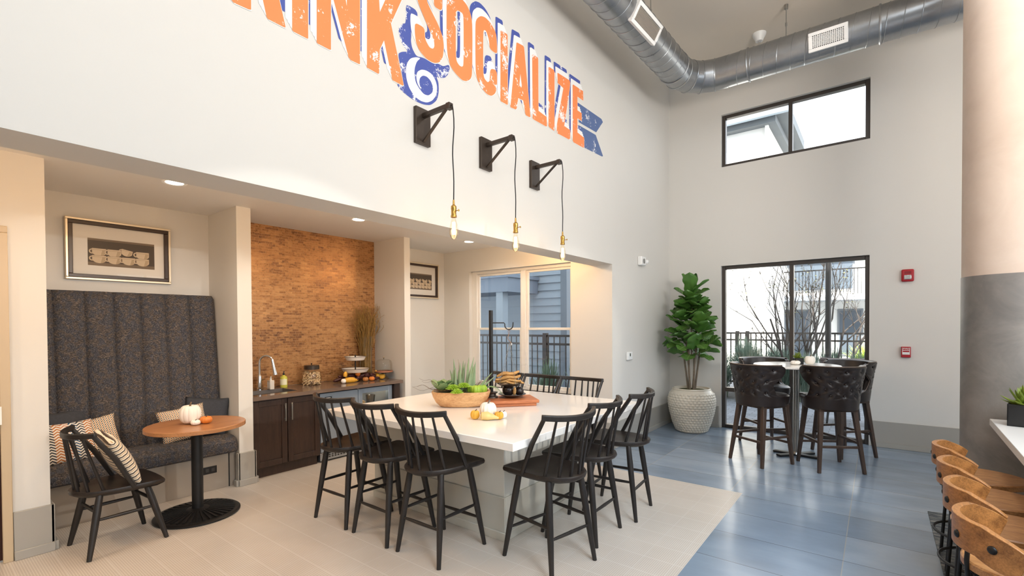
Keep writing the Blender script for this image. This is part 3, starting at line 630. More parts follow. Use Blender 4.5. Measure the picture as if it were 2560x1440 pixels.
gourd('white gourd end left of the yellow gourd on the worktop', M['pumpkin'], [(-2.60, 3.375, .888), (-2.60, 3.39, .888), (-2.60, 3.42, .888), (-2.60, 3.435, .888)], [.008, .028, .030, .012])
gourd('upright yellow and orange gourd propped against the left of the tray', M['yellow'], [(-2.68, 3.48, .93), (-2.68, 3.485, .96), (-2.68, 3.49, .985), (-2.68, 3.492, .995)], [.022, .026, .018, .006])
gourd('crook-necked orange gourd standing at the right of the tray', M['yellow'], [(-2.62, 3.93, .885), (-2.62, 3.935, .91), (-2.63, 3.93, .94), (-2.63, 3.915, .97), (-2.63, 3.91, .985)], [.027, .028, .018, .013, .006])
gourd('bright orange striped gourd in the middle of the heap', M['orange'], [(-2.66, 3.63, .945), (-2.645, 3.635, .955), (-2.62, 3.64, .955), (-2.61, 3.64, .95)], [.02, .03, .027, .01])
pumpkin('pumpkin', 'small bronze pumpkin at the front of the harvest heap', plain('bronze_pumpkin', rgb(176, 118, 66), .4), .036, .058, (-2.56, 3.70, .858), 10, cat='gourd', group='harvest gourds on the worktop')
pumpkin('pumpkin', 'smooth orange pumpkin right of the bronze one on the worktop', M['orange'], .038, .056, (-2.555, 3.79, .858), 8, .02, cat='gourd', group='harvest gourds on the worktop')
pumpkin('pumpkin', 'yellow-orange pumpkin at the right end of the harvest heap', M['yellow'], .048, .075, (-2.60, 3.985, .858), 8, .03, cat='gourd', group='harvest gourds on the worktop')
for k, (y, x, z, a) in enumerate([(3.40, -2.72, .895, .3), (3.47, -2.74, .925, -.2), (3.56, -2.67, .905, .5), (3.58, -2.62, .885, .2), (3.66, -2.63, .905, -.5), (3.72, -2.645, .93, .2), (3.78, -2.63, .92, -.3), (3.84, -2.62, .90, .3), (3.87, -2.64, .925, -.2), (3.88, -2.60, .88, .5), (3.60, -2.70, .935, 0), (3.80, -2.70, .935, .4)]):
    d = Vector((.35*math.sin(a*3), .9, .25*math.sin(a*5))).normalized()*.058; c = Vector((x, y, z))
    e = gourd('ear of dark red corn heaped around the foot of the tiered tray', M['maroon'], [c-d, c-d*.6, c, c+d*.6, c+d], [.008, .020, .023, .018, .005], 'ear_of_corn'); e['category'] = 'corn'; e['group'] = 'ears of dark corn on the worktop'
# vase with curly willow
vs_ = thing('glass_vase', 'tall clear glass vase of curly willow twigs at the end of the worktop', 'vase', (-2.87, 3.93, .858))
MB().lathe([(.0, .004), (.078, .004), (.082, .02), (.090, .57), (.086, .57), (.078, .03), (0, .02)], n=36).build('vase_body', M['clear'], vs_, recalc=False)
random.seed(12); m = MB()
for k in range(140):
    a = random.uniform(0, 2*PI); b0 = Vector((.05*math.cos(a*3), .05*math.sin(a*2), .03)); sp = random.uniform(.05, 1.0)
    L = random.uniform(.78, 1.02); dx, dy = math.cos(a)*.14*sp, math.sin(a)*.24*sp; dy = min(dy, .17); ph = random.uniform(0, 6); am = random.uniform(.012, .026)
    pts = []
    for i in range(19):
        u = i/18; sw = u if u < .5 else .5+(u-.5)*1.5; amp = am*max(0, u-.35)*2.2
        pts.append(b0+Vector((dx*max(0, sw-.25)*1.2+amp*math.sin(ph+u*22), dy*max(0, sw-.25)*1.2+amp*math.cos(ph*1.7+u*19), L*u*(1-.06*sp)+amp*.6*math.sin(u*27+ph))))
    pts = [Vector((max(p.x, -.10), p.y, p.z)) for p in pts]
    m.tube(pts, [.0044-.0026*i/18 for i in range(19)], 5)
ob = m.build('willow_twigs', M['twig'], vs_); ob['kind'] = 'stuff'
ck = thing('cake_stand', 'footed pewter cake stand under a glass dome', 'cake stand', (-2.68, 4.045, .858))
ck.location = (-2.60, 4.02, .858)
MB().lathe([(.062, 0), (.064, .008), (.05, .02), (.034, .045), (.028, .07), (.05, .082), (.128, .09), (.131, .098), (0, .098)], n=40).build('pedestal', M['pewter'], ck)
MB().cyl((0, 0, 0), .118, .098, .112, 40).build('cake_board', plain('copper_board', rgb(176, 116, 88), .4), ck)
dm = MB().lathe([(.112, .112), (.110, .20), (.098, .245), (.070, .262), (0, .266)], n=40).build('glass_dome', M['clear'], ck, recalc=False)
MB().lathe([(.004, .264), (.005, .28), (.011, .29), (.008, .30), (0, .302)], n=14).build('knob', M['pewter'], dm)
# beverage cooler
cl = thing('beverage_cooler', 'two-door undercounter beverage cooler, left door steel and right door glass', 'cooler', (-2.66, 3.48, 0))
o = Vector((2.66, -3.48, 0)); Y0, Y1, ym = 2.965, 3.995, 3.475
m = MB(T(*o)); m.box(-2.96, -2.46, Y0, Y0+.02, .02, .805).box(-2.96, -2.46, Y1-.02, Y1, .02, .805).box(-2.96, -2.46, Y0, Y1, .02, .11).box(-2.96, -2.46, Y0, Y1, .785, .805).box(-2.96, -2.93, Y0, Y1, .02, .805).box(-2.93, -2.46, ym-.01, ym+.01, .11, .785)
m.build('cabinet_shell', plain('cooler_shell', rgb(150, 152, 154), .4), cl)
m = MB(T(*o)); m.box(-2.46, -2.395, Y0+.004, ym-.003, .115, .795); dl = m.build('steel_door', M['greysteel'], cl, bevel=.004)
m = MB(T(*o)); m.box(-2.395, -2.392, Y0+.06, Y0+.15, .728, .752); pl = m.build('nameplate', M['blackplastic'], dl, bevel=.004); MB(T(*o)).box(-2.392, -2.391, Y0+.075, Y0+.135, .737, .743).build('lettering', M['white'], pl)
m = MB(T(*o)); a, b_ = ym+.003, Y1-.004; s = .058
m.box(-2.46, -2.395, a, a+s, .115, .795).box(-2.46, -2.395, b_-s, b_, .115, .795).box(-2.46, -2.395, a+s, b_-s, .735, .795).box(-2.46, -2.395, a+s, b_-s, .115, .175)
dr = m.build('glass_door', M['greysteel'], cl, bevel=.003); MB(T(*o)).box(-2.412, -2.406, a+s, b_-s, .175, .735).build('pane', M['clear'], dr)
m = MB(T(*o)); m.box(-2.46, -2.40, ym-.012, ym+.012, .796, .812).box(-2.41, -2.385, ym-.02, ym+.02, .79, .80); m.build('hinge', M['nickel'], cl)
for z in (.36, .56):
    m = MB(T(*o))
    for k in range(14): yy = ym+.03+k*.034; m.rod((-2.92, yy, z), (-2.48, yy, z), .002, n=5)
    m.rod((-2.48, ym+.02, z), (-2.48, Y1-.03, z), .003, n=6); m.build('shelf', M['nickel'], cl)
m = MB(T(*o)); m.box(-2.45, -2.40, Y0, Y1, .02, .108); g = m.build('grille', M['steel'], cl)
m = MB(T(*o))
for k in range(26): m.box(-2.4005, -2.399, Y0+.03+k*.038, Y0+.055+k*.038, .045, .058).box(-2.4005, -2.399, Y0+.03+k*.038, Y0+.055+k*.038, .066, .079).box(-2.4005, -2.399, Y0+.03+k*.038, Y0+.055+k*.038, .087, .10)
m.build('slots', M['blackplastic'], g)
light('cooler_light', 'POINT', (-2.7, 3.74, .74), 1.6, (1.0, .86, .66), .03)
t = MB(); t.lathe([(.05, 0), (.062, .11), (.06, .11), (.048, .004), (0, .004)], n=24); t = t.build('steel_pitcher', M['pewter']); t.location = (-2.6, 3.80, .562); tag(t, 'metal cup on the upper shelf of the beverage cooler', 'cup')
t = MB(); t.ball((0, 0, .035), .07, sc=(1, 1.2, .5)); t = t.build('food_pack', plain('tan_pack', rgb(214, 176, 126), .5)); t.location = (-2.56, 3.60, .562); tag(t, 'tan food pack on the upper shelf of the beverage cooler', 'food')
m = MB(); m.box(-2.97, -2.36, 4.0, 4.09, 0, .816); m = m.build('end_panel', M['espresso']); tag(m, 'dark espresso end panel right of the beverage cooler', 'panel')
# ------------------------------------------------------------ on the island
ZI = .852
uv = Vector((.79, .612, 0)); wv = Vector((-.612, .79, 0)); ang0 = math.atan2(.612, .79)      # along and away from the visitor's side
bw = thing('succulent_bowl', 'pale carved wooden bowl of mixed succulents on the island', 'planter', (-.30, 3.10, ZI), ang0)
def bloop(k, z, ex=3.0):
    return [(.262*k*math.copysign(abs(math.cos(q))**(2/ex), math.cos(q)), .165*k*math.copysign(abs(math.sin(q))**(2/ex), math.sin(q)), z) for q in [2*PI*i/48 for i in range(48)]]
MB().rings([bloop(.60, 0), bloop(.72, .006), bloop(.86, .04), bloop(.95, .085), bloop(1, .128), bloop(.995, .136), bloop(.93, .136), bloop(.90, .11)], cap=(True, False)).build('bowl', M['bowlwood'], bw)
m = MB(); random.seed(3)
lp = [bloop(.92, .115), bloop(.6, .128), bloop(.3, .134), bloop(.01, .136)]; m.rings(lp, cap=(False, True)); ms_ = m.build('moss', M['soil'], bw); ms_['kind'] = 'stuff'
def leaf_blade(m, base, d, L, w, th, bend=0.0, up=Vector((0, 0, 1)), n=8, tip=.05):
    d = Vector(d).normalized(); a = d.cross(up)
    if a.length < .05: a = d.cross(Vector((1, 0, 0)))
    a.normalize(); nn = a.cross(d); pts = []; ws = []
    loops = []
    for i in range(n+1):
        u = i/n; c = Vector(base)+d*L*u+nn*bend*u*u; k = max(tip, math.sin(PI*(.12+.88*u))**.7 if u > .0 else .5) if w > 0 else 1
        loops.append([c+a*math.cos(q)*w/2*k+nn*math.sin(q)*th/2*k for q in [2*PI*j/8 for j in range(8)]])
    m.rings(loops)
def spike(m, base, d, L, w, th, bend):
    d = Vector(d).normalized(); a = d.cross(Vector((0, 1, .2))).normalized(); nn = a.cross(d); loops = []
    for i in range(10):
        u = i/9; c = Vector(base)+d*L*u+Vector((bend[0], bend[1], 0))*u*u; k = (1-u)**.75+.03
        loops.append([c+a*math.cos(q)*w/2*k+nn*math.sin(q)*th/2*k for q in [2*PI*j/8 for j in range(8)]])
    m.rings(loops)
m = MB(); random.seed(7)
for k in range(20):
    x = -.07+.20*random.random(); y = random.uniform(-.05, .06); spike(m, (x, y, .12), (random.uniform(-.10, .10)+(x-.03)*.5, random.uniform(-.12, .12), 1), random.uniform(.20, .34), .038, .022, (random.uniform(-.02, .03), 0))
spike(m, (.14, .0, .12), (.55, -.1, .9), .21, .034, .018, (.03, 0)); spike(m, (.15, .03, .12), (.75, .2, .8), .20, .030, .018, (.03, 0))
m.build('aloe', M['aloe'], bw)
def rosette(m, c, r, n, layers, w, th, lift=.4, cup=.0):
    for L in range(layers):
        f_ = 1-L/layers*.75
        for k in range(n):
            q = 2*PI*(k+.5*L)/n; e = lift+(.95-lift)*L/layers*1.1
            leaf_blade(m, (c[0], c[1], c[2]+.004*L), (math.cos(q)*math.cos(e), math.sin(q)*math.cos(e), math.sin(e)), r*f_, w*f_, th, bend=cup*f_)
m = MB()
for c, r_ in (((-.165, -.06, .15), .125), ((-.20, .05, .16), .11), ((-.11, .02, .17), .10)):
    rosette(m, c, r_, 5, 2, .10, .018, .55, .012)
m.build('round_leaf_succulent', M['succ'], bw)
m = MB()
for c, r_, s_ in (((-.065, -.10, .165), .072, 0), ((.03, -.085, .18), .066, 0), ((-.025, -.14, .135), .062, 0)): rosette(m, c, r_, 12, 5, .018, .013, .05)
m.build('spiky_lime_succulent', M['lime'], bw)
m = MB()
for c, r_ in (((.14, -.08, .15), .055), ((.185, -.02, .15), .052), ((.10, -.035, .15), .05)):
    for k in range(7):
        q = 2*PI*k/7; m.ball((c[0]+.024*math.cos(q), c[1]+.024*math.sin(q), c[2]), r_*.78, 12, 8, (.62, .62, .95), xf=None)
m.build('bulbous_lime_succulent', M['lime'], bw)
m = MB(); random.seed(21)
for k in range(15):
    if k < 8: d = Vector((-1, random.uniform(-.6, .6), random.uniform(.1, .55)))
    elif k < 11: d = Vector((random.uniform(-.3, .1), .3, 1.2))
    else: d = Vector((1, random.uniform(-.5, .5), random.uniform(.25, .7)))
    d.normalize(); b0 = Vector((d.x*.06, 0, .13)); L = random.uniform(.22, .38); ph = random.uniform(0, 6)
    m.tube([b0+d*L*i/16+Vector((0, .012*math.sin(ph+i*.9), .014*math.cos(ph*1.3+i*.8)))*min(1, i/5) for i in range(17)], [.0022-.0014*i/16 for i in range(17)], 5)
m.build('curly_twigs', M['stem'], bw)
m = MB()
for k in range(10):
    q = -.7+.16*k; d = Vector((math.cos(q), math.sin(q)*.8, .5)); b0 = Vector((.2, 0, .13))
    m.tube([b0+Vector((d.x*.17*u, d.y*.12*u, .08*math.sin(PI*u*.62)-.10*u*u)) for u in [i/10 for i in range(11)]], [.003*(1-.8*i/10) for i in range(11)], 5)
m.build('trailing_grass', M['succ'], bw)
# plank, scale, plate
bx = (.125, 3.31); V2 = Vector((.63, .776, 0)); 
pc = Vector((.13, 3.315, 0))+Vector((-.776, .63, 0))*.17; angb = math.atan2(.776, .63)
pb = MB(); pb.box(-.235, .235, -.165, .165, .028, .056).box(-.215, .215, -.148, .148, 0, .028)
pb = pb.build('serving_board', M['board'], bevel=.006); pb.location = (pc.x, pc.y, ZI); pb.rotation_euler.z = angb-.02; tag(pb, 'thick reddish wooden board on the island, carrying the hanging scale', 'board')
ZB = ZI+.056; SP = Vector((-.268, 3.522, ZB))
SP = Vector((-.155, 3.345, ZB))
scs = thing('hanging_scale', 'black post with a hooked arm and a chained pan holding driftwood', 'scale', SP, ang0)
MB().lathe([(.062, 0), (.060, .012), (.045, .018), (.043, .036), (.058, .044), (.060, .052), (.03, .056), (0, .056)], n=32).build('spool_base', M['bronze'], scs)
MB().cyl((0, 0, 0), .0185, .05, .80, 20).build('post', M['black'], scs)
hk = [(.015, 0, .685), (.12, 0, .685), (.128, 0, .675)]+[(.165-.037*math.cos(a), 0, .662-.038*math.sin(a)) for a in [PI*i/10 for i in range(0, 11)]]+[(.204, 0, .69)]
MB().tube(hk, .005, 8).build('hook_arm', M['black'], scs)
px, pz = .165, .10
m = MB(); m.tube([(px, 0, .625), (px+.010, 0, .605), (px, 0, .585), (px-.010, 0, .605), (px, 0, .625)], .0025, 6); m.tube([(px, 0, .585), (px-.012, 0, .545), (px-.004, 0, .53), (px+.016, 0, .505), (px+.02, 0, .49)], .004, 6)
m.build('hook_link', plain('rusty_hook', rgb(150, 120, 96), .6, .4), scs)
MB().ball((px+.022, 0, .488), .011, 12, 8).build('bell', M['chrome'], scs)
for q in (.5, 2.2, 3.7, 5.3):
    a = Vector((px+.005, 0, .50)); b_ = Vector((px+.105*math.cos(q), .105*math.sin(q), pz+.028)); n_ = 26; m = MB()
    for i in range(n_):
        c0, c1 = a.lerp(b_, i/n_), a.lerp(b_, (i+.8)/n_); m.rod(c0, c1, .0026 if i % 2 else .0016, n=5)
    m.build('chain', M['nickel'], scs)
MB().lathe([(0, pz), (.05, pz+.003), (.09, pz+.014), (.112, pz+.03), (.110, pz+.032), (.088, pz+.018), (0, pz+.007)], (px, 0, 0), 36).build('pan', M['bronze'], scs)
random.seed(5); scm = scs.matrix_basis
for i, (dz, L, rz, w_, tl) in enumerate([(.038, .17, .3, .028, .0), (.052, .24, -.1, .03, .05), (.083, .23, .12, .032, .12), (.118, .21, .05, .03, .13)]):
    m = MB(); loops = []
    for k in range(13):
        u = k/12-.5; r_ = w_*(.45+.55*math.cos(u*2.6))*(1+.18*noise.noise((u*9, i*3.1, 0)))
        loops.append([(u*L, r_*1.25*math.cos(q)*(1+.25*noise.noise((u*6, q, i))), r_*.6*math.sin(q)+.008*math.sin(u*9+i)) for q in [2*PI*j/10 for j in range(10)]])
    m.rings(loops); o_ = m.build('driftwood', M['drift']); o_.matrix_world = scm @ T(px-.01+(.06 if i == 0 else 0), .0, pz+dz, rz=rz, ry=-tl)
    tag(o_, ['short pale driftwood stick poking out to the right of the scale pan', 'lowest pale driftwood piece lying across the scale pan', 'tan driftwood piece second from the top in the scale pan', 'rough brown driftwood piece on top of the scale pan'][i], 'driftwood', 'driftwood in the scale pan')
pp = Vector((-.01, 3.47, ZB)); 
pl_ = MB().lathe([(0, .002), (.05, .0), (.06, .004), (.118, .027), (.128, .032), (.126, .035), (.058, .012), (0, .010)], n=48).build('plate', plain('dark_grey_plate', rgb(66, 62, 60), .3)); pl_.location = pp; tag(pl_, 'dark grey plate with decorative balls on the wooden board', 'plate')
def deco(lab, c, r, mat_): o_ = MB().ball((0, 0, 0), r, 24, 16).build('decorative_ball', mat_); o_.location = c; tag(o_, lab, 'ball', 'balls on the dark plate'); return o_
bm_ = plain('dark_resin_ball', rgb(48, 38, 36), .22, .2, var=.5, vscale=30)
deco('large dark polished ball on the left of the plate', pp+uv*-.035+Vector((0, 0, .066)), .056, bm_); deco('small dark ball on the right of the plate', pp+uv*.066+Vector((0, 0, .055)), .042, bm_)
o_ = MB().ball((0, 0, 0), .042, 12, 10, (.4, .32, 1)).build('pale_shell', M['drift']); o_.location = pp+uv*.022+wv*-.05+Vector((0, 0, .062)); o_.rotation_euler = (.2, .25, 0); tag(o_, 'pale wood chip standing between the two balls on the plate', 'wood chip')
# pumpkins in front
pq = Vector((.262, 2.806, ZI))
pumpkin('pumpkin', 'white pumpkin with a grey stem on the island', M['pumpkin'], .066, .128, pq, smat=plain('grey_stem', rgb(120, 112, 108), .7))
pumpkin('pumpkin', 'yellow and orange striped little pumpkin left of the white one on the island', M['yellow'], .036, .072, pq+uv*-.098+wv*-.045, 10, .1)
pumpkin('pumpkin', 'warty yellow gourd right of the white pumpkin on the island', M['yellow'], .036, .062, pq+uv*.085+wv*-.055, 14, .12)
pumpkin('pumpkin', 'tiny white pumpkin behind the warty yellow gourd on the island', M['pumpkin'], .032, .056, pq+uv*.115+wv*-.01, 10, .05)
c0 = pq+uv*-.055+wv*-.088+Vector((0, 0, .033)); 
gourd('long pale yellow gourd lying in front of the white pumpkin on the island', M['cream'], [c0, c0+uv*.012, c0+uv*.05, c0+uv*.085+Vector((0, 0, -.006)), c0+uv*.115+Vector((0, 0, -.012)), c0+uv*.14+Vector((0, 0, -.018))], [.008, .029, .033, .024, .015, .008])['group'] = ''

# ------------------------------------------------------------ wall sconces with hanging bulbs
fil = emit('filament_glow', (1.0, .70, .34, 1), 22); M['bulb'] = glassy('bulb_glass', (1.0, .95, .86, 1), .06)
sc_ = thing('wall_sconce', '', 'wall lamp', (0, 2.375, 2.89), group='bracket lamps on the mural wall')
MB().box(0, .03, -.070, .070, 0, .26).build('backplate', M['bronze'], sc_, bevel=.003)
m = MB(); m.bar((.03, 0, .205), (.30, 0, .205), .030, .030); m.box(.275, .31, -.02, .02, .18, .222); m.build('arm', M['bronze'], sc_, bevel=.002)
MB().bar((.032, 0, .02), (.265, 0, .192), .020, .012).build('brace', M['bronze'], sc_)
m = MB(); m.tube([(.31, 0, .205), (.322, 0, .20), (.328, 0, .17)]+[(.328+.004*math.sin(i*1.1), .005*math.sin(i*.8), .17-.062*i) for i in range(1, 10)]+[(.328, 0, -.45)], .0042, 8); m.build('cord', M['blackplastic'], sc_)
so = MB().lathe([(0, -.45), (.006, -.452), (.008, -.485), (.019, -.495), (.020, -.515), (.018, -.52), (.018, -.555), (.021, -.56), (.021, -.572), (0, -.572)], (.328, 0, 0), 20).build('socket', M['brass'], sc_)
m = MB(); m.rod((.345, 0, -.53), (.372, 0, -.53), .0028, n=6); m.ball((.375, 0, -.53), .008, 10, 6, (.5, 1, 1)); m.build('switch_key', M['brass'], so)
bl = MB().lathe([(.014, -.572), (.016, -.59), (.026, -.625), (.032, -.66), (.031, -.685), (.022, -.712), (.008, -.726), (0, -.728)], (.328, 0, 0), 24).build('bulb', M['bulb'], sc_, recalc=False)
m = MB()
for k in range(5):
    q = 2*PI*k/5; m.tube([(.328+.007*math.cos(q), .007*math.sin(q), -.605), (.328+.011*math.cos(q), .011*math.sin(q), -.69)], .0032, 6)
m.build('filament', fil, bl)
labs = ['black bracket lamp nearest the camera, leftmost of the three on the mural wall', 'black bracket lamp in the middle of the three on the mural wall', 'black bracket lamp farthest from the camera, rightmost of the three on the mural wall']
for i, y in enumerate((2.375, 3.087, 3.815)):
    if i == 0: sc_['label'] = labs[0]
    else: dup(sc_, (0, y, 2.89), 0, labs[i])
    light('bulb_light', 'POINT', (.328, y, 2.89-.665), 2, (1.0, .72, .42), .03)
# recessed downlights
dl_ = thing('downlight', '', 'ceiling light', (-1.915, 1.42, ZC), group='recessed downlights of the alcoves')
MB().lathe([(.062, -.001), (.085, -.006), (.088, 0), (.062, .0)], n=36).build('trim_ring', M['white'], dl_)
MB().cyl((0, 0, 0), .062, -.0035, -.0015, 36).build('lens', emit('downlight_lens', (1.0, .86, .68, 1), 14), dl_)
for i, (y, lab) in enumerate([(1.42, 'recessed ceiling downlight above the banquette'), (3.17, 'recessed ceiling downlight above the sink run'), (4.98, 'recessed ceiling downlight in the window alcove')]):
    if i == 0: dl_['label'] = lab
    else: dup(dl_, (-1.915, y, ZC), 0, lab)
    light('downlight_beam', 'SPOT', (-1.70, y, ZC-.02), (30, 28, 34)[i], (1.0, .93, .82), .05, rot=(0, 0, 0), cone=2.5, blend=.9)
light('downlight_beam', 'SPOT', (-1.5, -.6, ZC-.02), 80, (1.0, .74, .48), .05, rot=(0, 0, 0), cone=2.5, blend=.9)
# framed cup photographs
def _cups(name, tint):
    t = NT(name); t.color(tint).set(.6); return t.m
M['sepia_dark'] = plain('sepia_shadow', rgb(74, 62, 52), .7); M['sepia_shelf'] = plain('sepia_shelf', rgb(122, 104, 86), .7); M['sepia_cup'] = plain('sepia_cup', rgb(216, 196, 166), .7); M['sepia_line'] = plain('sepia_outline', rgb(150, 126, 100), .7)
def picture(y0, lab, kind):
    p_ = thing('framed_picture', lab, 'picture', (XB, y0, 2.0)); w_, h_ = .785, .548
    def ring(m, o0, o1, x0, x1):
        for a in ((o0, w_-o0, o0, o1), (o0, w_-o0, h_-o1, h_-o0), (o0, o1, o1, h_-o1), (w_-o1, w_-o0, o1, h_-o1)): m.box(x0, x1, a[0], a[1], a[2], a[3])
    m = MB(); ring(m, 0, .020, .0, .05); m.build('outer_lip', M['silver'], p_, bevel=.004)
    m = MB(); ring(m, .020, .052, .0, .040); m.build('frame', plain('walnut_frame', rgb(58, 40, 30), .35), p_, bevel=.004)
    MB().box(.004, .016, .05, w_-.05, .05, h_-.05).build('mat_board', M['mat'], p_)
    a0, a1, b0, b1 = .155, .655, .136, .382; x = .0165
    def flat(m, pts): m.add([(x+m.off, p[0], p[1]) for p in pts], [tuple(range(len(pts)))])
    pr = MB().box(.0155, x, a0, a1, b0, b1).build('print', M['sepia_dark'], p_)
    m = MB(); m.box(.0155, x+.0004, a0, a1, b0, b0+.03).box(.0155, x+.0004, a0, a1, b1-.018, b1); m.build('shelf_edges', M['sepia_shelf'], pr)
    m = MB(); m2 = MB(); m.off = .0010; m2.off = .0006
    lay = [0]; m3 = MB()
    def cup(cy, z, s=1, tilt=0):
        w2, hh = .049*s, .068*s; pts = [(-w2, hh), (w2, hh)]+[(w2*max(-1, min(1, 1.04*math.cos(PI*k/14))), hh*.52*(1-math.sin(PI*k/14)**1.2)) for k in range(15)]
        ct, st = math.cos(tilt), math.sin(tilt); rot = lambda q, k=1.0, dz=0: [(cy+(a*k)*ct-(b_*k+dz)*st, z+(a*k)*st+(b_*k+dz)*ct) for a, b_ in q]
        lay[0] += 1; m3.off = .0006+.00003*lay[0]; m.off = m3.off+.000012; m4.off = m3.off+.000022
        flat(m3, rot(pts, 1.07, -.002)); n_ = 12; ro, ri = .022*s, .014*s; hx, hz = -w2*1.02, hh*.60
        for q0, q1 in [(PI*.42+PI*1.16*k/n_, PI*.42+PI*1.16*(k+1)/n_) for k in range(n_)]:
            for mm, a_, b_ in ((m3, ro+.002, ri-.002), (m, ro, ri)): flat(mm, rot([(hx+a_*math.cos(q0), hz+a_*math.sin(q0)), (hx+a_*math.cos(q1), hz+a_*math.sin(q1)), (hx+b_*math.cos(q1), hz+b_*math.sin(q1)), (hx+b_*math.cos(q0), hz+b_*math.sin(q0))]))
        flat(m, rot(pts)); flat(m4, rot([(-w2*.96, hh*.86), (w2*.96, hh*.86), (w2*.95, hh*.80), (-w2*.95, hh*.80)])); flat(m4, rot([(w2*.45, hh*.8), (w2*.95, hh*.8), (w2*.8, hh*.25), (w2*.45, .002), (w2*.2, .002)]))
    m4 = MB()
    if kind == 0:
        cup(.43, b0+.108, .85, -.22)
        for cy, lv in ((.235, 2), (.345, 2), (.452, 1), (.560, 2)):
            for l in range(lv-1, -1, -1): cup(cy, b0+.024+l*.064)
    else:
        for i in range(7):
            cup(a0+.06+i*.066, b0+.115, .62, .5 if i % 2 else -.4); cup(a0+.06+i*.066, b0+.066, .66, -.25 if i % 2 else .15); cup(a0+.06+i*.066, b0+.018, .68)
    m3.build('cup_outlines', M['sepia_line'], pr, recalc=False); m.build('cups', M['sepia_cup'], pr, recalc=False); m4.build('cup_shading', plain('sepia_cup_shade', rgb(188, 164, 132), .7), pr, recalc=False)
    MB().box(.018, .020, .05, w_-.05, .05, h_-.05).build('glass_sheet', M['picglass'], p_)
    return p_
picture(.918, 'framed sepia photograph of stacked cups above the banquette', 0)
picture(4.605, 'framed photograph of stacked cups in the window alcove, partly behind the pier', 1)

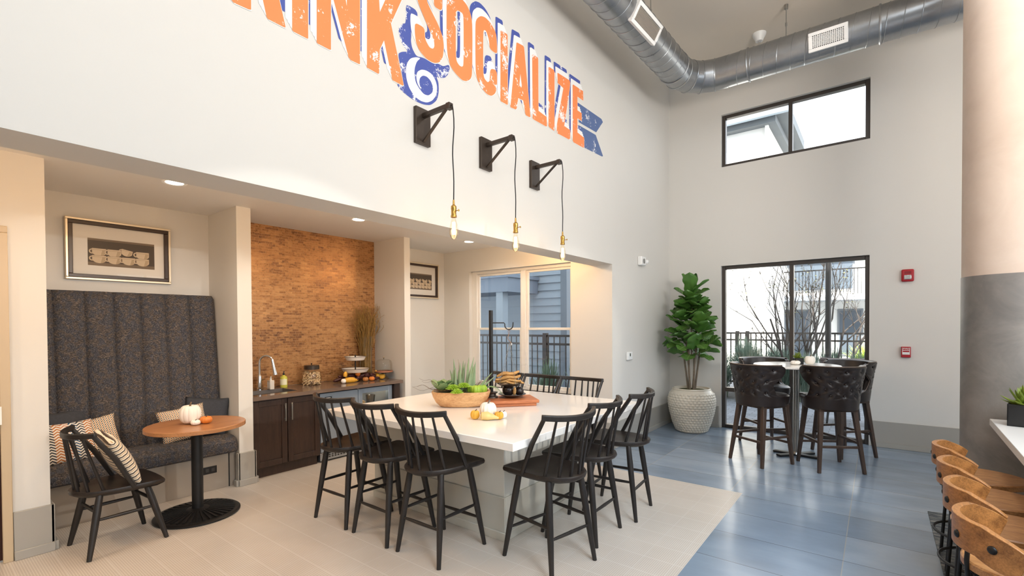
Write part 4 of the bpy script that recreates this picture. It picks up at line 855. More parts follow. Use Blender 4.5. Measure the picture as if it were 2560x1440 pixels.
# ------------------------------------------------------------ painted lettering on the tall wall
MURAL = {
 'R': [[(1.091,3.791),(1.193,3.844),(1.278,3.857),(1.34,3.82),(1.351,3.7),(1.321,3.587),(1.289,3.537),(1.372,3.255),(1.364,3.251),(1.274,3.252),(1.266,3.26),(1.208,3.486),(1.188,3.478),(1.185,3.257),(1.172,3.252),(1.097,3.248),(1.084,3.259)],[(1.191,3.741),(1.189,3.573),(1.244,3.587),(1.265,3.647),(1.26,3.721),(1.23,3.74)]],
 'I': [[(1.417,3.9),(1.514,3.922),(1.506,3.255),(1.498,3.252),(1.418,3.253),(1.409,3.259)]],
 'N': [[(1.567,3.915),(1.663,3.938),(1.766,3.559),(1.776,3.96),(1.868,3.985),(1.859,3.258),(1.849,3.255),(1.791,3.254),(1.775,3.265),(1.664,3.574),(1.657,3.574),(1.653,3.257),(1.643,3.253),(1.566,3.254),(1.559,3.259)]],
 'K': [[(1.92,3.999),(2.016,4.019),(2.013,3.751),(2.018,3.673),(2.064,3.778),(2.164,4.053),(2.293,4.093),(2.206,3.854),(2.11,3.642),(2.216,3.267),(2.209,3.257),(2.121,3.26),(2.115,3.267),(2.05,3.499),(2.015,3.423),(2.008,3.26),(1.999,3.254),(1.914,3.258),(1.911,3.264)]],
 'amp': [[(2.244,3.83),(2.258,3.848),(2.341,3.853),(2.338,3.818),(2.297,3.817),(2.279,3.794),(2.281,3.713),(2.292,3.651),(2.287,3.605),(2.298,3.56),(2.337,3.52),(2.401,3.539),(2.478,3.538),(2.558,3.561),(2.607,3.561),(2.666,3.601),(2.679,3.583),(2.665,3.529),(2.623,3.479),(2.573,3.459),(2.532,3.454),(2.556,3.42),(2.559,3.35),(2.539,3.278),(2.474,3.217),(2.397,3.195),(2.308,3.193),(2.223,3.211),(2.175,3.23),(2.155,3.252),(2.217,3.263),(2.21,3.309),(2.19,3.387),(2.169,3.464),(2.205,3.494),(2.262,3.519),(2.213,3.543),(2.186,3.585),(2.176,3.628),(2.187,3.666),(2.214,3.693),(2.242,3.71)]],
 'swirl': [[(2.337,3.514),(2.282,3.482),(2.25,3.435),(2.237,3.38),(2.242,3.322),(2.266,3.266),(2.316,3.224),(2.375,3.212),(2.436,3.222),(2.49,3.257),(2.531,3.313),(2.542,3.379),(2.524,3.424),(2.485,3.455),(2.43,3.458),(2.385,3.445),(2.347,3.415),(2.334,3.381),(2.339,3.339),(2.357,3.312),(2.379,3.298),(2.361,3.342),(2.369,3.379),(2.399,3.408),(2.438,3.415),(2.476,3.399),(2.499,3.362),(2.493,3.319),(2.452,3.28),(2.406,3.273),(2.361,3.297),(2.328,3.329),(2.316,3.38),(2.32,3.431),(2.341,3.485),(2.378,3.524)]],
 'S': [[(2.325,3.756),(2.418,3.763),(2.419,3.684),(2.463,3.641),(2.499,3.645),(2.515,3.67),(2.511,3.715),(2.449,3.789),(2.353,3.915),(2.331,3.987),(2.34,4.07),(2.385,4.134),(2.469,4.16),(2.556,4.151),(2.6,4.093),(2.601,3.976),(2.514,3.967),(2.511,4.04),(2.476,4.06),(2.441,4.047),(2.429,4.006),(2.451,3.956),(2.561,3.85),(2.605,3.777),(2.615,3.716),(2.603,3.628),(2.566,3.573),(2.509,3.543),(2.431,3.541),(2.364,3.573),(2.331,3.62),(2.321,3.693)]],
 'O': [[(2.65,4.09),(2.672,4.138),(2.732,4.183),(2.812,4.189),(2.876,4.173),(2.917,4.132),(2.94,4.068),(2.943,3.93),(2.936,3.634),(2.916,3.588),(2.869,3.552),(2.814,3.538),(2.726,3.566),(2.679,3.601),(2.65,3.672),(2.643,3.788),(2.645,4.028)],[(2.748,4.051),(2.771,4.072),(2.811,4.077),(2.833,4.07),(2.837,4.004),(2.834,3.667),(2.815,3.645),(2.784,3.643),(2.753,3.663),(2.745,3.714)]],
 'C': [[(2.978,4.074),(2.998,4.122),(3.048,4.17),(3.108,4.187),(3.18,4.174),(3.232,4.139),(3.253,4.109),(3.265,4.013),(3.263,3.944),(3.165,3.944),(3.153,4.021),(3.117,4.077),(3.092,4.074),(3.079,4.052),(3.075,3.711),(3.088,3.664),(3.134,3.648),(3.16,3.673),(3.168,3.783),(3.261,3.805),(3.262,3.667),(3.238,3.596),(3.184,3.551),(3.122,3.543),(3.042,3.574),(2.993,3.626),(2.977,3.689)]],
 'I2': [[(3.314,4.174),(3.334,4.182),(3.406,4.189),(3.416,4.175),(3.413,3.561),(3.403,3.556),(3.315,3.553),(3.305,3.564)]],
 'A': [[(3.548,4.177),(3.562,4.185),(3.654,4.198),(3.669,4.189),(3.768,3.572),(3.749,3.563),(3.695,3.562),(3.682,3.574),(3.65,3.684),(3.572,3.679),(3.548,3.575),(3.533,3.559),(3.459,3.552),(3.452,3.562)],[(3.607,3.916),(3.591,3.804),(3.624,3.795),(3.629,3.819)]],
 'L': [[(3.801,4.178),(3.822,4.191),(3.898,4.194),(3.906,4.177),(3.906,3.679),(4.051,3.668),(4.057,3.576),(4.04,3.569),(3.82,3.565),(3.804,3.575)]],
 'I3': [[(4.09,4.181),(4.108,4.191),(4.186,4.197),(4.204,4.186),(4.199,3.578),(4.181,3.573),(4.097,3.582),(4.085,3.594)]],
 'Z': [[(4.259,4.194),(4.278,4.2),(4.509,4.218),(4.521,4.2),(4.509,4.124),(4.393,3.69),(4.517,3.685),(4.517,3.583),(4.497,3.576),(4.26,3.568),(4.241,3.582),(4.248,3.662),(4.377,4.083),(4.264,4.093)]],
 'E': [[(4.572,4.192),(4.586,4.204),(4.808,4.217),(4.814,4.11),(4.679,4.107),(4.678,3.955),(4.774,3.957),(4.773,3.869),(4.677,3.866),(4.676,3.71),(4.827,3.698),(4.833,3.59),(4.811,3.579),(4.592,3.575),(4.571,3.589)]],
 'T1': [[(4.706,4.046),(5.263,4.059),(5.303,4.033),(5.127,3.854),(4.709,3.835)]],
 'T2': [[(4.704,3.802),(5.115,3.82),(5.305,3.622),(5.272,3.609),(4.837,3.589),(4.676,3.73)]],
}

def _distress(name, c, amt=.5, off=0):
    t = NT(name); co = t.map(t.coord(), (1, 1, 1), loc=(off, off, off)); n = t.noise(co, 7, 2, .5); n2 = t.noise(co, 46, 5, .75)
    k = t.math('GREATER_THAN', t.math('ADD', t.math('MULTIPLY', n, 1.0), t.math('MULTIPLY', n2, .9)), amt)
    t.color(t.mix(k, c, rgb(244, 242, 240))).set(.6); return t.m
M['orangepaint'] = _distress('orange_wall_paint', rgb(243, 140, 82), 1.12); M['bluepaint'] = _distress('blue_wall_paint', rgb(72, 88, 164), 1.12, 3); M['slateblue'] = _distress('slate_blue_wall_paint', rgb(84, 106, 152), 1.13, 5); M['whitepaint'] = plain('white_wall_paint', rgb(240, 239, 237), .6)
def poly2d(loops, x, name, mat_, parent, dy=0, dz=0):
    cu = bpy.data.curves.new(name, 'CURVE'); cu.dimensions = '2D'; cu.fill_mode = 'BOTH'
    for lp in loops:
        sp = cu.splines.new('POLY'); sp.points.add(len(lp)-1); sp.use_cyclic_u = True
        for p_, (y, z) in zip(sp.points, lp): p_.co = (y+dy, z+dz, 0, 1)
    o_ = bpy.data.objects.new('tmp', cu); COL.objects.link(o_); dg = bpy.context.evaluated_depsgraph_get()
    me = bpy.data.meshes.new_from_object(o_.evaluated_get(dg)); bpy.data.objects.remove(o_)
    return [(x, v.co.x, v.co.y) for v in me.vertices], [tuple(p.vertices) for p in me.polygons]
def paint_mesh(name, layers, mat_, parent):
    m = MB()
    for loops, x, dy, dz in layers: v, f_ = poly2d(loops, x, name, mat_, parent, dy, dz); m.add(v, f_)
    o_ = m.build(name, mat_, parent, recalc=False); return o_
mu = thing('wall_lettering', 'orange and blue hand-painted words RINK & SOCIALIZE on the tall white wall', 'mural', (0, 0, 0))
def smooth(lp, it=1):
    for _ in range(it):
        q = []
        for i in range(len(lp)):
            a, b_ = lp[i], lp[(i+1) % len(lp)]; q += [(a[0]*.8+b_[0]*.2, a[1]*.8+b_[1]*.2), (a[0]*.2+b_[0]*.8, a[1]*.2+b_[1]*.8)]
        lp = q
    return lp
for k_, loops in MURAL.items():
    if k_ in 'RIN':
        zb, zm = 3.45, max(z for y, z in loops[0]); loops = [[(y, z if z < zb else zb+(z-zb)*(4.09-zb)/(zm-zb)) for y, z in lp] for lp in loops]
    rnd = k_ in ('S', 'O', 'C', 'amp', 'swirl'); loops = [smooth(lp, 2 if rnd else 0) for lp in loops]
    if k_ == 'amp': paint_mesh('ampersand', [(loops, .0012, 0, 0)], M['bluepaint'], mu); continue
    if k_ == 'swirl': paint_mesh('ampersand_swirl', [(loops, .0016, 0, 0)], M['whitepaint'], mu); continue
    if k_[0] == 'T': paint_mesh('ribbon_tail', [(loops, .0012, 0, 0)], M['slateblue'], mu); continue
    dy, dz = -.068, .088
    L_ = paint_mesh('letter', [(loops, .0032, 0, 0)], M['orangepaint'], mu); L_['label'] = 'painted letter '+k_[0]
    paint_mesh('letter_shadow', [(loops, .0020, dy, dz)], M['bluepaint'], L_)
    paint_mesh('letter_outline', [(loops, .0026+.00005*i, dy*t_, dz*t_) for i, t_ in enumerate((.58, .38, .18, -.05))], M['whitepaint'], L_)

# ------------------------------------------------------------ spiral duct under the hall ceiling
du = thing('spiral_duct', 'large galvanised spiral duct running along two walls under the ceiling', 'duct', (0, 0, 0))
def _galv():
    t = NT('galvanised_steel'); n = t.noise(t.coord(), 5, 6, .7); v = t.node('ShaderNodeTexVoronoi', Scale=28.0); t.l.new(t.coord(), v.inputs['Vector'])
    t.color(t.mix(t.math('MULTIPLY', n, .9), rgb(134, 138, 142), rgb(182, 184, 186))).set(t.math('MULTIPLY_ADD', n, .22, .2), .9); return t.m
M['galv'] = _galv()
zd, rd = 4.827, .189
def duct_run(p0, p1, name):
    p0, p1 = Vector(p0), Vector(p1); d = (p1-p0).normalized(); L = (p1-p0).length; a = d.cross(Vector((0, 0, 1))).normalized(); b_ = a.cross(d); m = MB(); n = 40
    ks = int(L/.035); loops = [[p0+d*L*i/ks+(a*math.cos(q)+b_*math.sin(q))*rd for q in [2*PI*j/n for j in range(n)]] for i in range(ks+1)]; m.rings(loops, cap=(True, True))
    o_ = m.build(name, M['galv'], du)
    m = MB(); turns = int(L/.145)*32; pts = [p0+d*L*i/turns+(a*math.cos(2*PI*i/32)+b_*math.sin(2*PI*i/32))*(rd+.001) for i in range(turns+1)]; m.tube(pts, .0045, 5); m.build('spiral_seam', M['galv'], o_)
    return o_
YB = 6.624; E0, E1 = Vector((.593, 6.09, zd)), Vector((1.113, YB, zd))
duct_run((.322, -2.76, zd), E0, 'duct_run'); duct_run(E1, (7.98, YB, zd), 'duct_run')
cpt = [E0, Vector((.602, 6.256, zd)), Vector((.671, 6.431, zd)), Vector((.791, 6.555, zd)), Vector((.957, 6.615, zd)), E1]
for i in range(5):
    a, b_ = cpt[i], cpt[i+1]; n = 40; loops = []
    ta = (cpt[i+1]-cpt[max(i-1, 0)]).normalized() if i else (cpt[1]-cpt[0]).normalized(); tb = (cpt[min(i+2, 5)]-cpt[i]).normalized()
    for c_, t_ in ((a, ta), (b_, tb)):
        s_ = t_.cross(Vector((0, 0, 1))).normalized(); loops.append([c_+(s_*math.cos(q)+Vector((0, 0, 1))*math.sin(q))*(rd+.004) for q in [2*PI*j/n for j in range(n)]])
    g = MB().rings(loops, cap=(False, False)).build('elbow_segment', M['galv'], du, recalc=False)
    MB().tube(loops[0], .008, 6, closed=True).build('elbow_seam', M['galv'], g)
m = MB(); m.tube([Vector((1.361, YB, zd))+Vector((0, math.cos(q), math.sin(q)))*(rd+.004) for q in [2*PI*j/40 for j in range(40)]], .01, 6, closed=True); m.build('coupling_band', M['galv'], du)
m = MB(); m.tube([Vector((2.659, YB, zd))+Vector((0, math.cos(q), math.sin(q)))*(rd+.004) for q in [2*PI*j/40 for j in range(40)]], .012, 6, closed=True); m.build('hanger_band', M['galv'], du)
def register(mtx, w_, h_, fin):
    fr = MB(mtx); t = .035; fr.box(-w_/2, w_/2, 0, .05, -h_/2, -h_/2+t).box(-w_/2, w_/2, 0, .05, h_/2-t, h_/2).box(-w_/2, -w_/2+t*1.1, 0, .05, -h_/2+t, h_/2-t).box(w_/2-t*1.1, w_/2, 0, .05, -h_/2+t, h_/2-t)
    g = fr.build('air_register', M['white'], du, bevel=.003, seg=1); MB(mtx).box(-w_/2+t, w_/2-t, .0, .006, -h_/2+t, h_/2-t).build('register_throat', M['blackplastic'], g)
    m = MB(mtx)
    if fin == 'grid':
        for k in range(1, 17): x = -w_/2+t+(w_-2*t)*k/17; m.box(x-.0035, x+.0035, .02, .046, -h_/2+t, h_/2-t)
        for k in range(1, 9): z = -h_/2+t+(h_-2*t)*k/9; m.box(-w_/2+t, w_/2-t, .03, .048, z-.003, z+.003)
    else:
        for k in range(1, 15): z = -h_/2+t+(h_-2*t)*k/15; m.box(-w_/2+t, w_/2-t, .02, .046, z-.0025, z+.0025)
    m.build('register_fins', M['white'] if fin == 'grid' else plain('grey_louvre', rgb(170, 160, 148), .5), g)
register(T(2.199, YB-rd*.90, zd-rd*.30, rz=PI, rx=-.32), .37, .20, 'grid')
register(T(.545+rd*.80, 4.87, zd-rd*.46, rz=-PI/2-.04, rx=-.55), .57, .20, 'bars')
for p_ in ((1.766, 6.624), (.57, 5.38)):
    m = MB(); m.rod((p_[0], p_[1], zd+rd), (p_[0], p_[1], ZR), .006, n=6); m.cyl((p_[0], p_[1], 0), .022, ZR-.05, ZR-.001, 10); m.rod((p_[0], p_[1], zd+rd+.14), (p_[0], p_[1], zd+rd+.18), .012, n=6); m.build('hanger_rod', M['nickel'], du)
sp_ = thing('sprinkler_head', 'white fire sprinkler head under the ceiling behind the duct', 'sprinkler', (1.397, 7.06, ZR))
MB().lathe([(.085, 0), (.082, -.02), (.055, -.07), (.045, -.10), (0, -.10)], n=24).build('escutcheon', M['white'], sp_)
m = MB(); m.cyl((0, 0, 0), .016, -.15, -.10, 10).cyl((0, 0, 0), .03, -.156, -.15, 12); m.build('nozzle', M['chrome'], sp_)

# ------------------------------------------------------------ small wall devices
el = thing('emergency_light', 'white emergency light with a small lamp on the left wall, high up', 'emergency light', (0, 6.44, 2.46))
MB().box(0, .06, -.085, .085, -.06, .065).build('housing', M['white'], el, bevel=.012)
MB().lathe([(.035, 0), (.036, .006), (.026, .008), (0, .008)], n=20, xf=T(.06, 0, 0, ry=PI/2)).build('lens', plain('lamp_lens', rgb(150, 150, 150), .1, .6), el)
MB().ball((.06, .11, .0), .032, 12, 8, (.8, 1, 1)).build('side_lamp', M['white'], el)
th = thing('thermostat', 'small white thermostat with a dark display on the left wall below the emergency light', 'thermostat', (0, 6.04, 1.15))
MB().box(0, .03, -.075, .075, -.055, .055).build('housing', M['white'], th, bevel=.008); MB().box(.03, .031, -.02, .012, -.005, .035).build('display', plain('lcd_display', rgb(86, 92, 84), .2), th)
ho = thing('fire_strobe', 'red fire alarm strobe high on the back wall right of the windows', 'fire alarm', (2.942, YD, 2.156))
MB().box(-.06, .06, -.05, 0, -.075, .075).build('housing', M['red'], ho, bevel=.015); MB().box(-.035, .035, -.062, -.05, -.05, .005).build('strobe_lens', M['chrome'], ho, bevel=.012)
m = MB(); m.box(-.032, .032, -.053, -.05, .022, .03).box(-.032, .032, -.053, -.05, .038, .046); m.build('sound_slots', plain('dark_red', rgb(110, 16, 26), .5), ho)
pu = thing('fire_pull_station', 'red fire alarm pull station on the back wall below the strobe', 'fire alarm', (2.93, YD, 1.213))
MB().box(-.046, .046, -.045, 0, -.066, .066).build('housing', M['red'], pu, bevel=.006)
m = MB(); m.box(-.034, .034, -.05, -.045, .018, .024).box(-.034, .034, -.052, -.045, -.03, .0).box(-.036, -.031, -.05, -.045, -.03, .055).box(.031, .036, -.05, -.045, -.03, .055); m.build('pull_handle', M['white'], pu)
def text3d(body, size, mtx, mat_, parent, name):
    cu = bpy.data.curves.new('t', 'FONT'); cu.body = body; cu.size = size; cu.align_x = 'CENTER'; cu.extrude = .0006; o_ = bpy.data.objects.new('tmp', cu); COL.objects.link(o_)
    me = bpy.data.meshes.new_from_object(o_.evaluated_get(bpy.context.evaluated_depsgraph_get())); bpy.data.objects.remove(o_); m = MB(mtx); m.add([tuple(v.co) for v in me.vertices], [tuple(p.vertices) for p in me.polygons]); return m.build(name, mat_, parent, recalc=False)
text3d('FIRE', .030, T(0, -.0462, .032, rx=PI/2), M['white'], pu, 'lettering')
# ------------------------------------------------------------ fiddle-leaf fig
fg = thing('fiddle_leaf_fig', 'tall fiddle-leaf fig in a dimpled cream pot in the corner', 'potted plant', (.49, 7.17, 0))
prof = [(.20, 0), (.215, .01), (.26, .12), (.305, .28), (.325, .40), (.325, .48), (.305, .56), (.275, .605), (.262, .62), (.262, .635), (.245, .635), (.24, .58)]
def pr(z):
    for (r0, z0), (r1, z1) in zip(prof[:10], prof[1:10]):
        if z0 <= z <= z1: return r0+(r1-r0)*(z-z0)/max(z1-z0, 1e-6)
    return prof[9][0]
m = MB(); NZ, NQ = 90, 216
def pot_fn(u, v):
    z = .004+.612*v; q = 2*PI*u; row = v*17; k = int(row); ph = .5*(k % 2); cx_ = (u*36+ph) % 1-.5; cz_ = row-k-.5
    d = .011*max(0, 1-(cx_/.5)**2*1.0)**.6*max(0, 1-(cz_/.5)**2*1.0)**.6 if .03 < v < .93 else 0
    r_ = pr(z)+d; return Vector((r_*math.cos(q), r_*math.sin(q), z))
m.grid(pot_fn, NQ, NZ); m.lathe([(.262, .612), (.268, .622), (.262, .637), (.245, .637), (.24, .58)], n=48); m.lathe([(.0, .002), (.2, .002), (.202, .006)], n=48)
m.build('pot', plain('cream_glazed_pot', rgb(206, 198, 182), .3, var=.06, vscale=8), fg)
m = MB(); m.lathe([(.248, .59), (.18, .612), (.08, .62), (0, .622)], n=36, fn=lambda q, z: 1+.02*math.sin(q*17)); m = m.build('moss', M['soil'], fg); m['kind'] = 'stuff'
random.seed(11)
for k in range(6):
    q = 2*PI*k/6+.4; b0 = Vector((.045*math.cos(q), .045*math.sin(q), .60)); tp = Vector((.13*math.cos(q), .10*math.sin(q), 1.28+.12*(k % 3)))
    MB().tube([b0, b0.lerp(tp, .35)+Vector((.012*math.sin(k), 0, 0)), b0.lerp(tp, .7), tp], [.016, .014, .013, .009], 8).build('stem', M['trunk'], fg)
MB().tube([(0, 0, 1.1), (.0, 0, 1.6), (.02, -.02, 2.05)], [.012, .01, .006], 8).build('stem', M['trunk'], fg)
ml, mv = MB(), MB()
def fig_leaf(base, d, L, W_, roll=0, droop=.18):
    d = Vector(d).normalized(); a = d.cross(Vector((0, 0, 1)))
    if a.length < .1: a = d.cross(Vector((0, 1, 0)))
    a.normalize(); a = Matrix.Rotation(roll, 3, d) @ a; nn = a.cross(d).normalized()
    if nn.z < 0 and abs(roll) < 1: nn = -nn
    def pt(u, s):   # s -1..1
        w_ = W_/2*(math.sin(PI*min(1, .06+.94*u)**.85)**.55)*(1-.26*math.exp(-((u-.40)/.16)**2))*(1+.10*math.exp(-((u-.75)/.2)**2)); 
        wav = .02*L*math.sin(u*15+s*2)*abs(s)
        return Vector(base)+d*L*(u-.0)+a*w_*s+nn*(abs(s)**1.5*W_*.12+wav-droop*L*u*u)
    ml.grid(lambda u, v: pt(u, 2*v-1), 12, 8)
    off = nn*.0025
    mv.strip([pt(i/10, 0)+off for i in range(11)], [.006*(1-.7*i/10) for i in range(11)], .0015, up=nn)
    for i in range(1, 6):
        for sg in (-1, 1):
            mv.strip([pt(i*.15+.14*t_, sg*.86*t_)+off for t_ in (0, .25, .5, .75, 1)], .0028, .001, up=nn)
random.seed(31); UV = uv
# crown: overlapping leaves, broadest low down and topped by a few upright ones
for k in range(104):
    t_ = (k+.5)/104; z = 1.10+.86*t_**.9; q = k*2.39996; env = .43*(1-.72*t_**1.5)*(.72+.28*min(1, t_*6))
    l_ = random.uniform(.21, .32)*(1-.12*t_); e = random.uniform(-.35, .85)+.25*t_; dx, dy = math.cos(q), math.sin(q)
    r0 = max(.02, env-l_*math.cos(e)*.9)*random.uniform(.75, 1.05)
    lim = min(.455/abs(dx) if dx < -.05 else 9, .44/abs(dy) if dy > .05 else 9); r0 = max(.02, min(r0, lim-l_*max(.35, math.cos(e))))
    fig_leaf((r0*dx, r0*dy, z), (dx*math.cos(e), dy*math.cos(e), math.sin(e)), l_, l_*.80, random.uniform(-.7, .7), random.uniform(.02, .25))
for d, L in (((-.35, -.25, 1), .32), ((.18, .22, 1), .31), ((.05, -.45, .9), .33), ((.75, .1, .62), .31)): fig_leaf((.0, -.02, 2.02), d, L, L*.70, random.uniform(-.2, .2), .05)
fo = ml.build('foliage', M['fig'], fg, recalc=False); mv.build('leaf_veins', M['vein'], fo, recalc=False)

# ------------------------------------------------------------ bar table and tufted stools
tb = thing('bar_table', 'round white-topped bar table on a steel post before the tall window', 'table', (1.885, 6.56, 0), .35)
for q in (.5, PI-.5):
    MB().bar((-.24*math.cos(q), -.24*math.sin(q), .014), (.24*math.cos(q), .24*math.sin(q), .014), .07, .024).build('base_bar', M['black'], tb, bevel=.006)
MB().lathe([(.05, .02), (.04, .04), (.036, .06), (.036, 1.03), (.05, 1.045), (0, 1.045)], n=28).build('post', M['nickel'], tb)
MB().lathe([(.15, 1.045), (.15, 1.052), (.44, 1.056), (.452, 1.062), (.452, 1.08), (.447, 1.085), (0, 1.085)], n=64).build('tabletop', M['quartz'], tb)
ts = thing('tufted_bar_stool', '', 'bar stool', group='tufted leather stools round the bar table')
def hmax(v):  # half-angle of the wrap at height v (0 bottom, 1 top)
    if v < .30: return 2.25-.9*(v/.30)**1.2
    if v < .55: return 1.35-.16*math.sin((v-.30)/.25*PI/2)
    return 1.19+.42*math.sin(min(1, (v-.55)/.33)*PI/2)-(.16*((v-.9)/.1)**2 if v > .9 else 0)
btn = [(u, v) for i, v in enumerate((.34, .48, .62, .76, .90)) for u in ([-.72, -.36, 0, .36, .72] if i % 2 == 0 else [-.54, -.18, .18, .54])]
def shell(u, v, off, tuft=False):
    s = 2*u-1; th_ = s*hmax(v); r_ = .232+.045*v+.02*v*v+off
    if tuft:
        dmin = min(((s-a)*1.25)**2+((v-b_)*1.0)**2 for a, b_ in btn); r_ += -.012*math.exp(-dmin/.0045)
        # diamond pleats
        p1 = ((s/.36)+(v-.34)/.14)/2; p2 = ((s/.36)-(v-.34)/.14)/2
        if .25 < v < .97: r_ -= .0026*(math.exp(-((p1-round(p1))/.09)**2)+math.exp(-((p2-round(p2))/.09)**2))
    e = min(1, (1-abs(s))/.06); 
    return Vector((r_*math.sin(th_), -r_*math.cos(th_)*1.02, .665+.445*v))
m = MB(); NU, NV = 140, 72
m.grid(lambda u, v: shell(u, v, .022, True), NU, NV); m.grid(lambda u, v: shell(1-u, v, -.026), 40, 24)
def edge(fn): m.grid(lambda u, v: fn(u, -.026+.048*v, v), 60, 4)
edge(lambda u, o_, v: shell(u, 1, o_)+Vector((0, 0, .014*math.sin(PI*v)))); edge(lambda u, o_, v: shell(0, u, o_)); edge(lambda u, o_, v: shell(1, u, o_)); edge(lambda u, o_, v: shell(u, 0, o_))
bkr = m.build('tufted_back', M['leather'], ts)
bmesh_btn = MB().ball((0, 0, 0), .0095, 10, 6, (1, 1, 1)); first = None
for a, b_ in btn:
    p_ = shell((a+1)/2, b_, .013, False)
    if abs(a) < .95:
        if first is None: first = bmesh_btn.build('button', M['leather'], bkr); first.location = p_
        else: o_ = first.copy(); COL.objects.link(o_); o_.location = p_; o_.parent = bkr
m = MB(); m.tube([shell(i/60, 1, .012)+Vector((0, 0, .012)) for i in range(61)], .005, 6); m.tube([shell(1, 1-i/24, .01) for i in range(25)], .004, 6); m.tube([shell(0, 1-i/24, .01) for i in range(25)], .004, 6); m.build('piping', plain('taupe_piping', rgb(120, 104, 92), .4), bkr)
def sq(k, z): return [(.245*k*math.copysign(abs(math.cos(q))**.72, math.cos(q)), .03+.245*k*math.copysign(abs(math.sin(q))**.72, math.sin(q)), z) for q in [2*PI*i/36 for i in range(36)]]
MB().rings([sq(.86, .665), sq(.97, .68), sq(1, .72), sq(.99, .765), sq(.9, .785), sq(.5, .792), sq(.02, .793)]).build('seat_cushion', M['leather'], ts)
MB().box(-.19, .19, -.17, .21, .635, .668).build('seat_frame', M['legwood'], ts, bevel=.004)
for sx in (-1, 1):
    for sy in (-1, 1): MB().bar((sx*.165, .02+sy*.16, .66), (sx*.222, .0+sy*.225, 0), .048, .048, up=(0, 1, 0), w1=.03, h1=.03).build('leg', M['legwood'], ts, bevel=.004)
def lg(sx, sy, z): k = 1-z/.66; return Vector((sx*(.165+.057*k), (.02+sy*.16)*(1-k)+sy*.225*k, z))
for a, b_ in (((-1, -1, .27), (1, -1, .27)), ((-1, 1, .24), (1, 1, .24)), ((-1, -1, .31), (-1, 1, .31)), ((1, -1, .31), (1, 1, .31))):
    MB().bar(lg(*a), lg(*b_), .022, .026).build('stretcher', M['legwood'], ts, bevel=.003)
for i, ((x, y), rz, lab) in enumerate([((1.60, 6.035), -.56, 'tufted dark leather bar stool in front, left of the bar table post'), ((2.245, 6.22), .55, 'tufted dark leather bar stool in front, right of the bar table post'),
        ((1.50, 6.93), -2.45, 'tufted leather bar stool behind the bar table, left, by the window'), ((2.33, 6.98), 2.35, 'tufted leather bar stool behind the bar table, right, by the window')]):
    if i == 0: ts.location = (x, y, 0); ts.rotation_euler.z = rz; ts['label'] = lab
    else: dup(ts, (x, y, 0), rz, lab)
def small_planter(name, lab, loc, w_, h_, rz, n, L, seed, long_=1):
    t = thing(name, lab, 'planter', loc, rz); m = MB(); t0 = .008
    m.box(-w_*long_/2, w_*long_/2, -w_/2, w_/2, 0, t0).box(-w_*long_/2, -w_*long_/2+t0, -w_/2, w_/2, 0, h_).box(w_*long_/2-t0, w_*long_/2, -w_/2, w_/2, 0, h_).box(-w_*long_/2, w_*long_/2, -w_/2, -w_/2+t0, 0, h_).box(-w_*long_/2, w_*long_/2, w_/2-t0, w_/2, 0, h_)
    m.build('pot', M['blackplastic'], t, bevel=.002, seg=1); MB().box(-w_*long_/2+t0, w_*long_/2-t0, -w_/2+t0, w_/2-t0, t0, h_*.9).build('soil', M['soil'], t)
    random.seed(seed); m = MB()
    for k in range(n):
        q = random.uniform(0, 2*PI); e = random.uniform(.15, 1.35); leaf_blade(m, (random.uniform(-.3, .3)*w_*long_, random.uniform(-.25, .25)*w_, h_*.9), (math.cos(q)*math.cos(e), math.sin(q)*math.cos(e), math.sin(e)), L*random.uniform(.7, 1.1), L*.22, L*.07, bend=L*.15)
    m.build('foliage', M['darkgreen'], t); return t
small_planter('mini_planter', 'small black cube planter with a green succulent on the bar table', (1.90, 6.62, 1.085), .088, .075, .5, 46, .075, 2)
pumpkin('pumpkin', 'squat white mini pumpkin in front of the black planter on the bar table', M['pumpkin'], .052, .052, (1.885, 6.52, 1.085), 10)
pumpkin('pumpkin', 'tall egg-shaped white pumpkin on the bar table', M['pumpkin'], .056, .108, (2.02, 6.62, 1.085), 12, .04)

# ------------------------------------------------------------ bar counter at the right with wooden stools
ct = thing('bar_counter', 'white stone-topped bar counter along the right edge, against the round column', 'counter', (3.9, 2.8, 0))
def cedge(y): return 3.305-.036*(4.95-y)
m = MB(T(-3.9, -2.8, 0)); m.prism([(cedge(4.93), 4.93), (cedge(.2), .2), (4.35, .2), (4.35, 4.93)], .815, .862); m.build('stone_top', M['quartz'], ct, bevel=.003)
MB(T(-3.9, -2.8, 0)).box(3.62, 4.3, .25, 4.84, 0, .815).build('base', M['island'], ct)
small_planter('rectangular_planter', 'long black planter of green succulents on the white bar counter', (3.515, 4.70, .862), .15, .15, PI/2+1.35, 150, .14, 6, 2.0)
rg = MB(); rg.prism([(2.965, 1.2), (2.985, 5.23), (3.13, 5.25), (3.15, 4.93), (3.55, 4.93), (3.55, 1.2)], .0, .008)
def _rug():
    t = NT('striped_rug'); co = t.coord(); a = t.noise(t.map(co, (9, 70, 1)), 1.5, 5, .7); b_ = t.noise(t.map(co, (3, 22, 1)), 1.2, 3); f_ = t.math('MULTIPLY_ADD', a, .7, t.math('MULTIPLY', b_, .4))
    t.color(t.ramp(f_, [(.40, rgb(40, 44, 50)), (.52, rgb(74, 84, 92)), (.62, rgb(132, 134, 132)), (.72, rgb(196, 190, 178))])).set(.95).bump(a, .5, .004); return t.m
rg = rg.build('rug', _rug()); tag(rg, 'charcoal and cream streaked rug under the wooden bar stools', 'rug')
ws = thing('wooden_bar_stool', '', 'bar stool', group='wooden stools along the bar counter')
zs = .60
def seatl(k, z): return [(.20*k*math.cos(q)*(1.0 if math.cos(q) < 0 else 1.12), .205*k*math.sin(q), z) for q in [2*PI*i/48 for i in range(48)]]
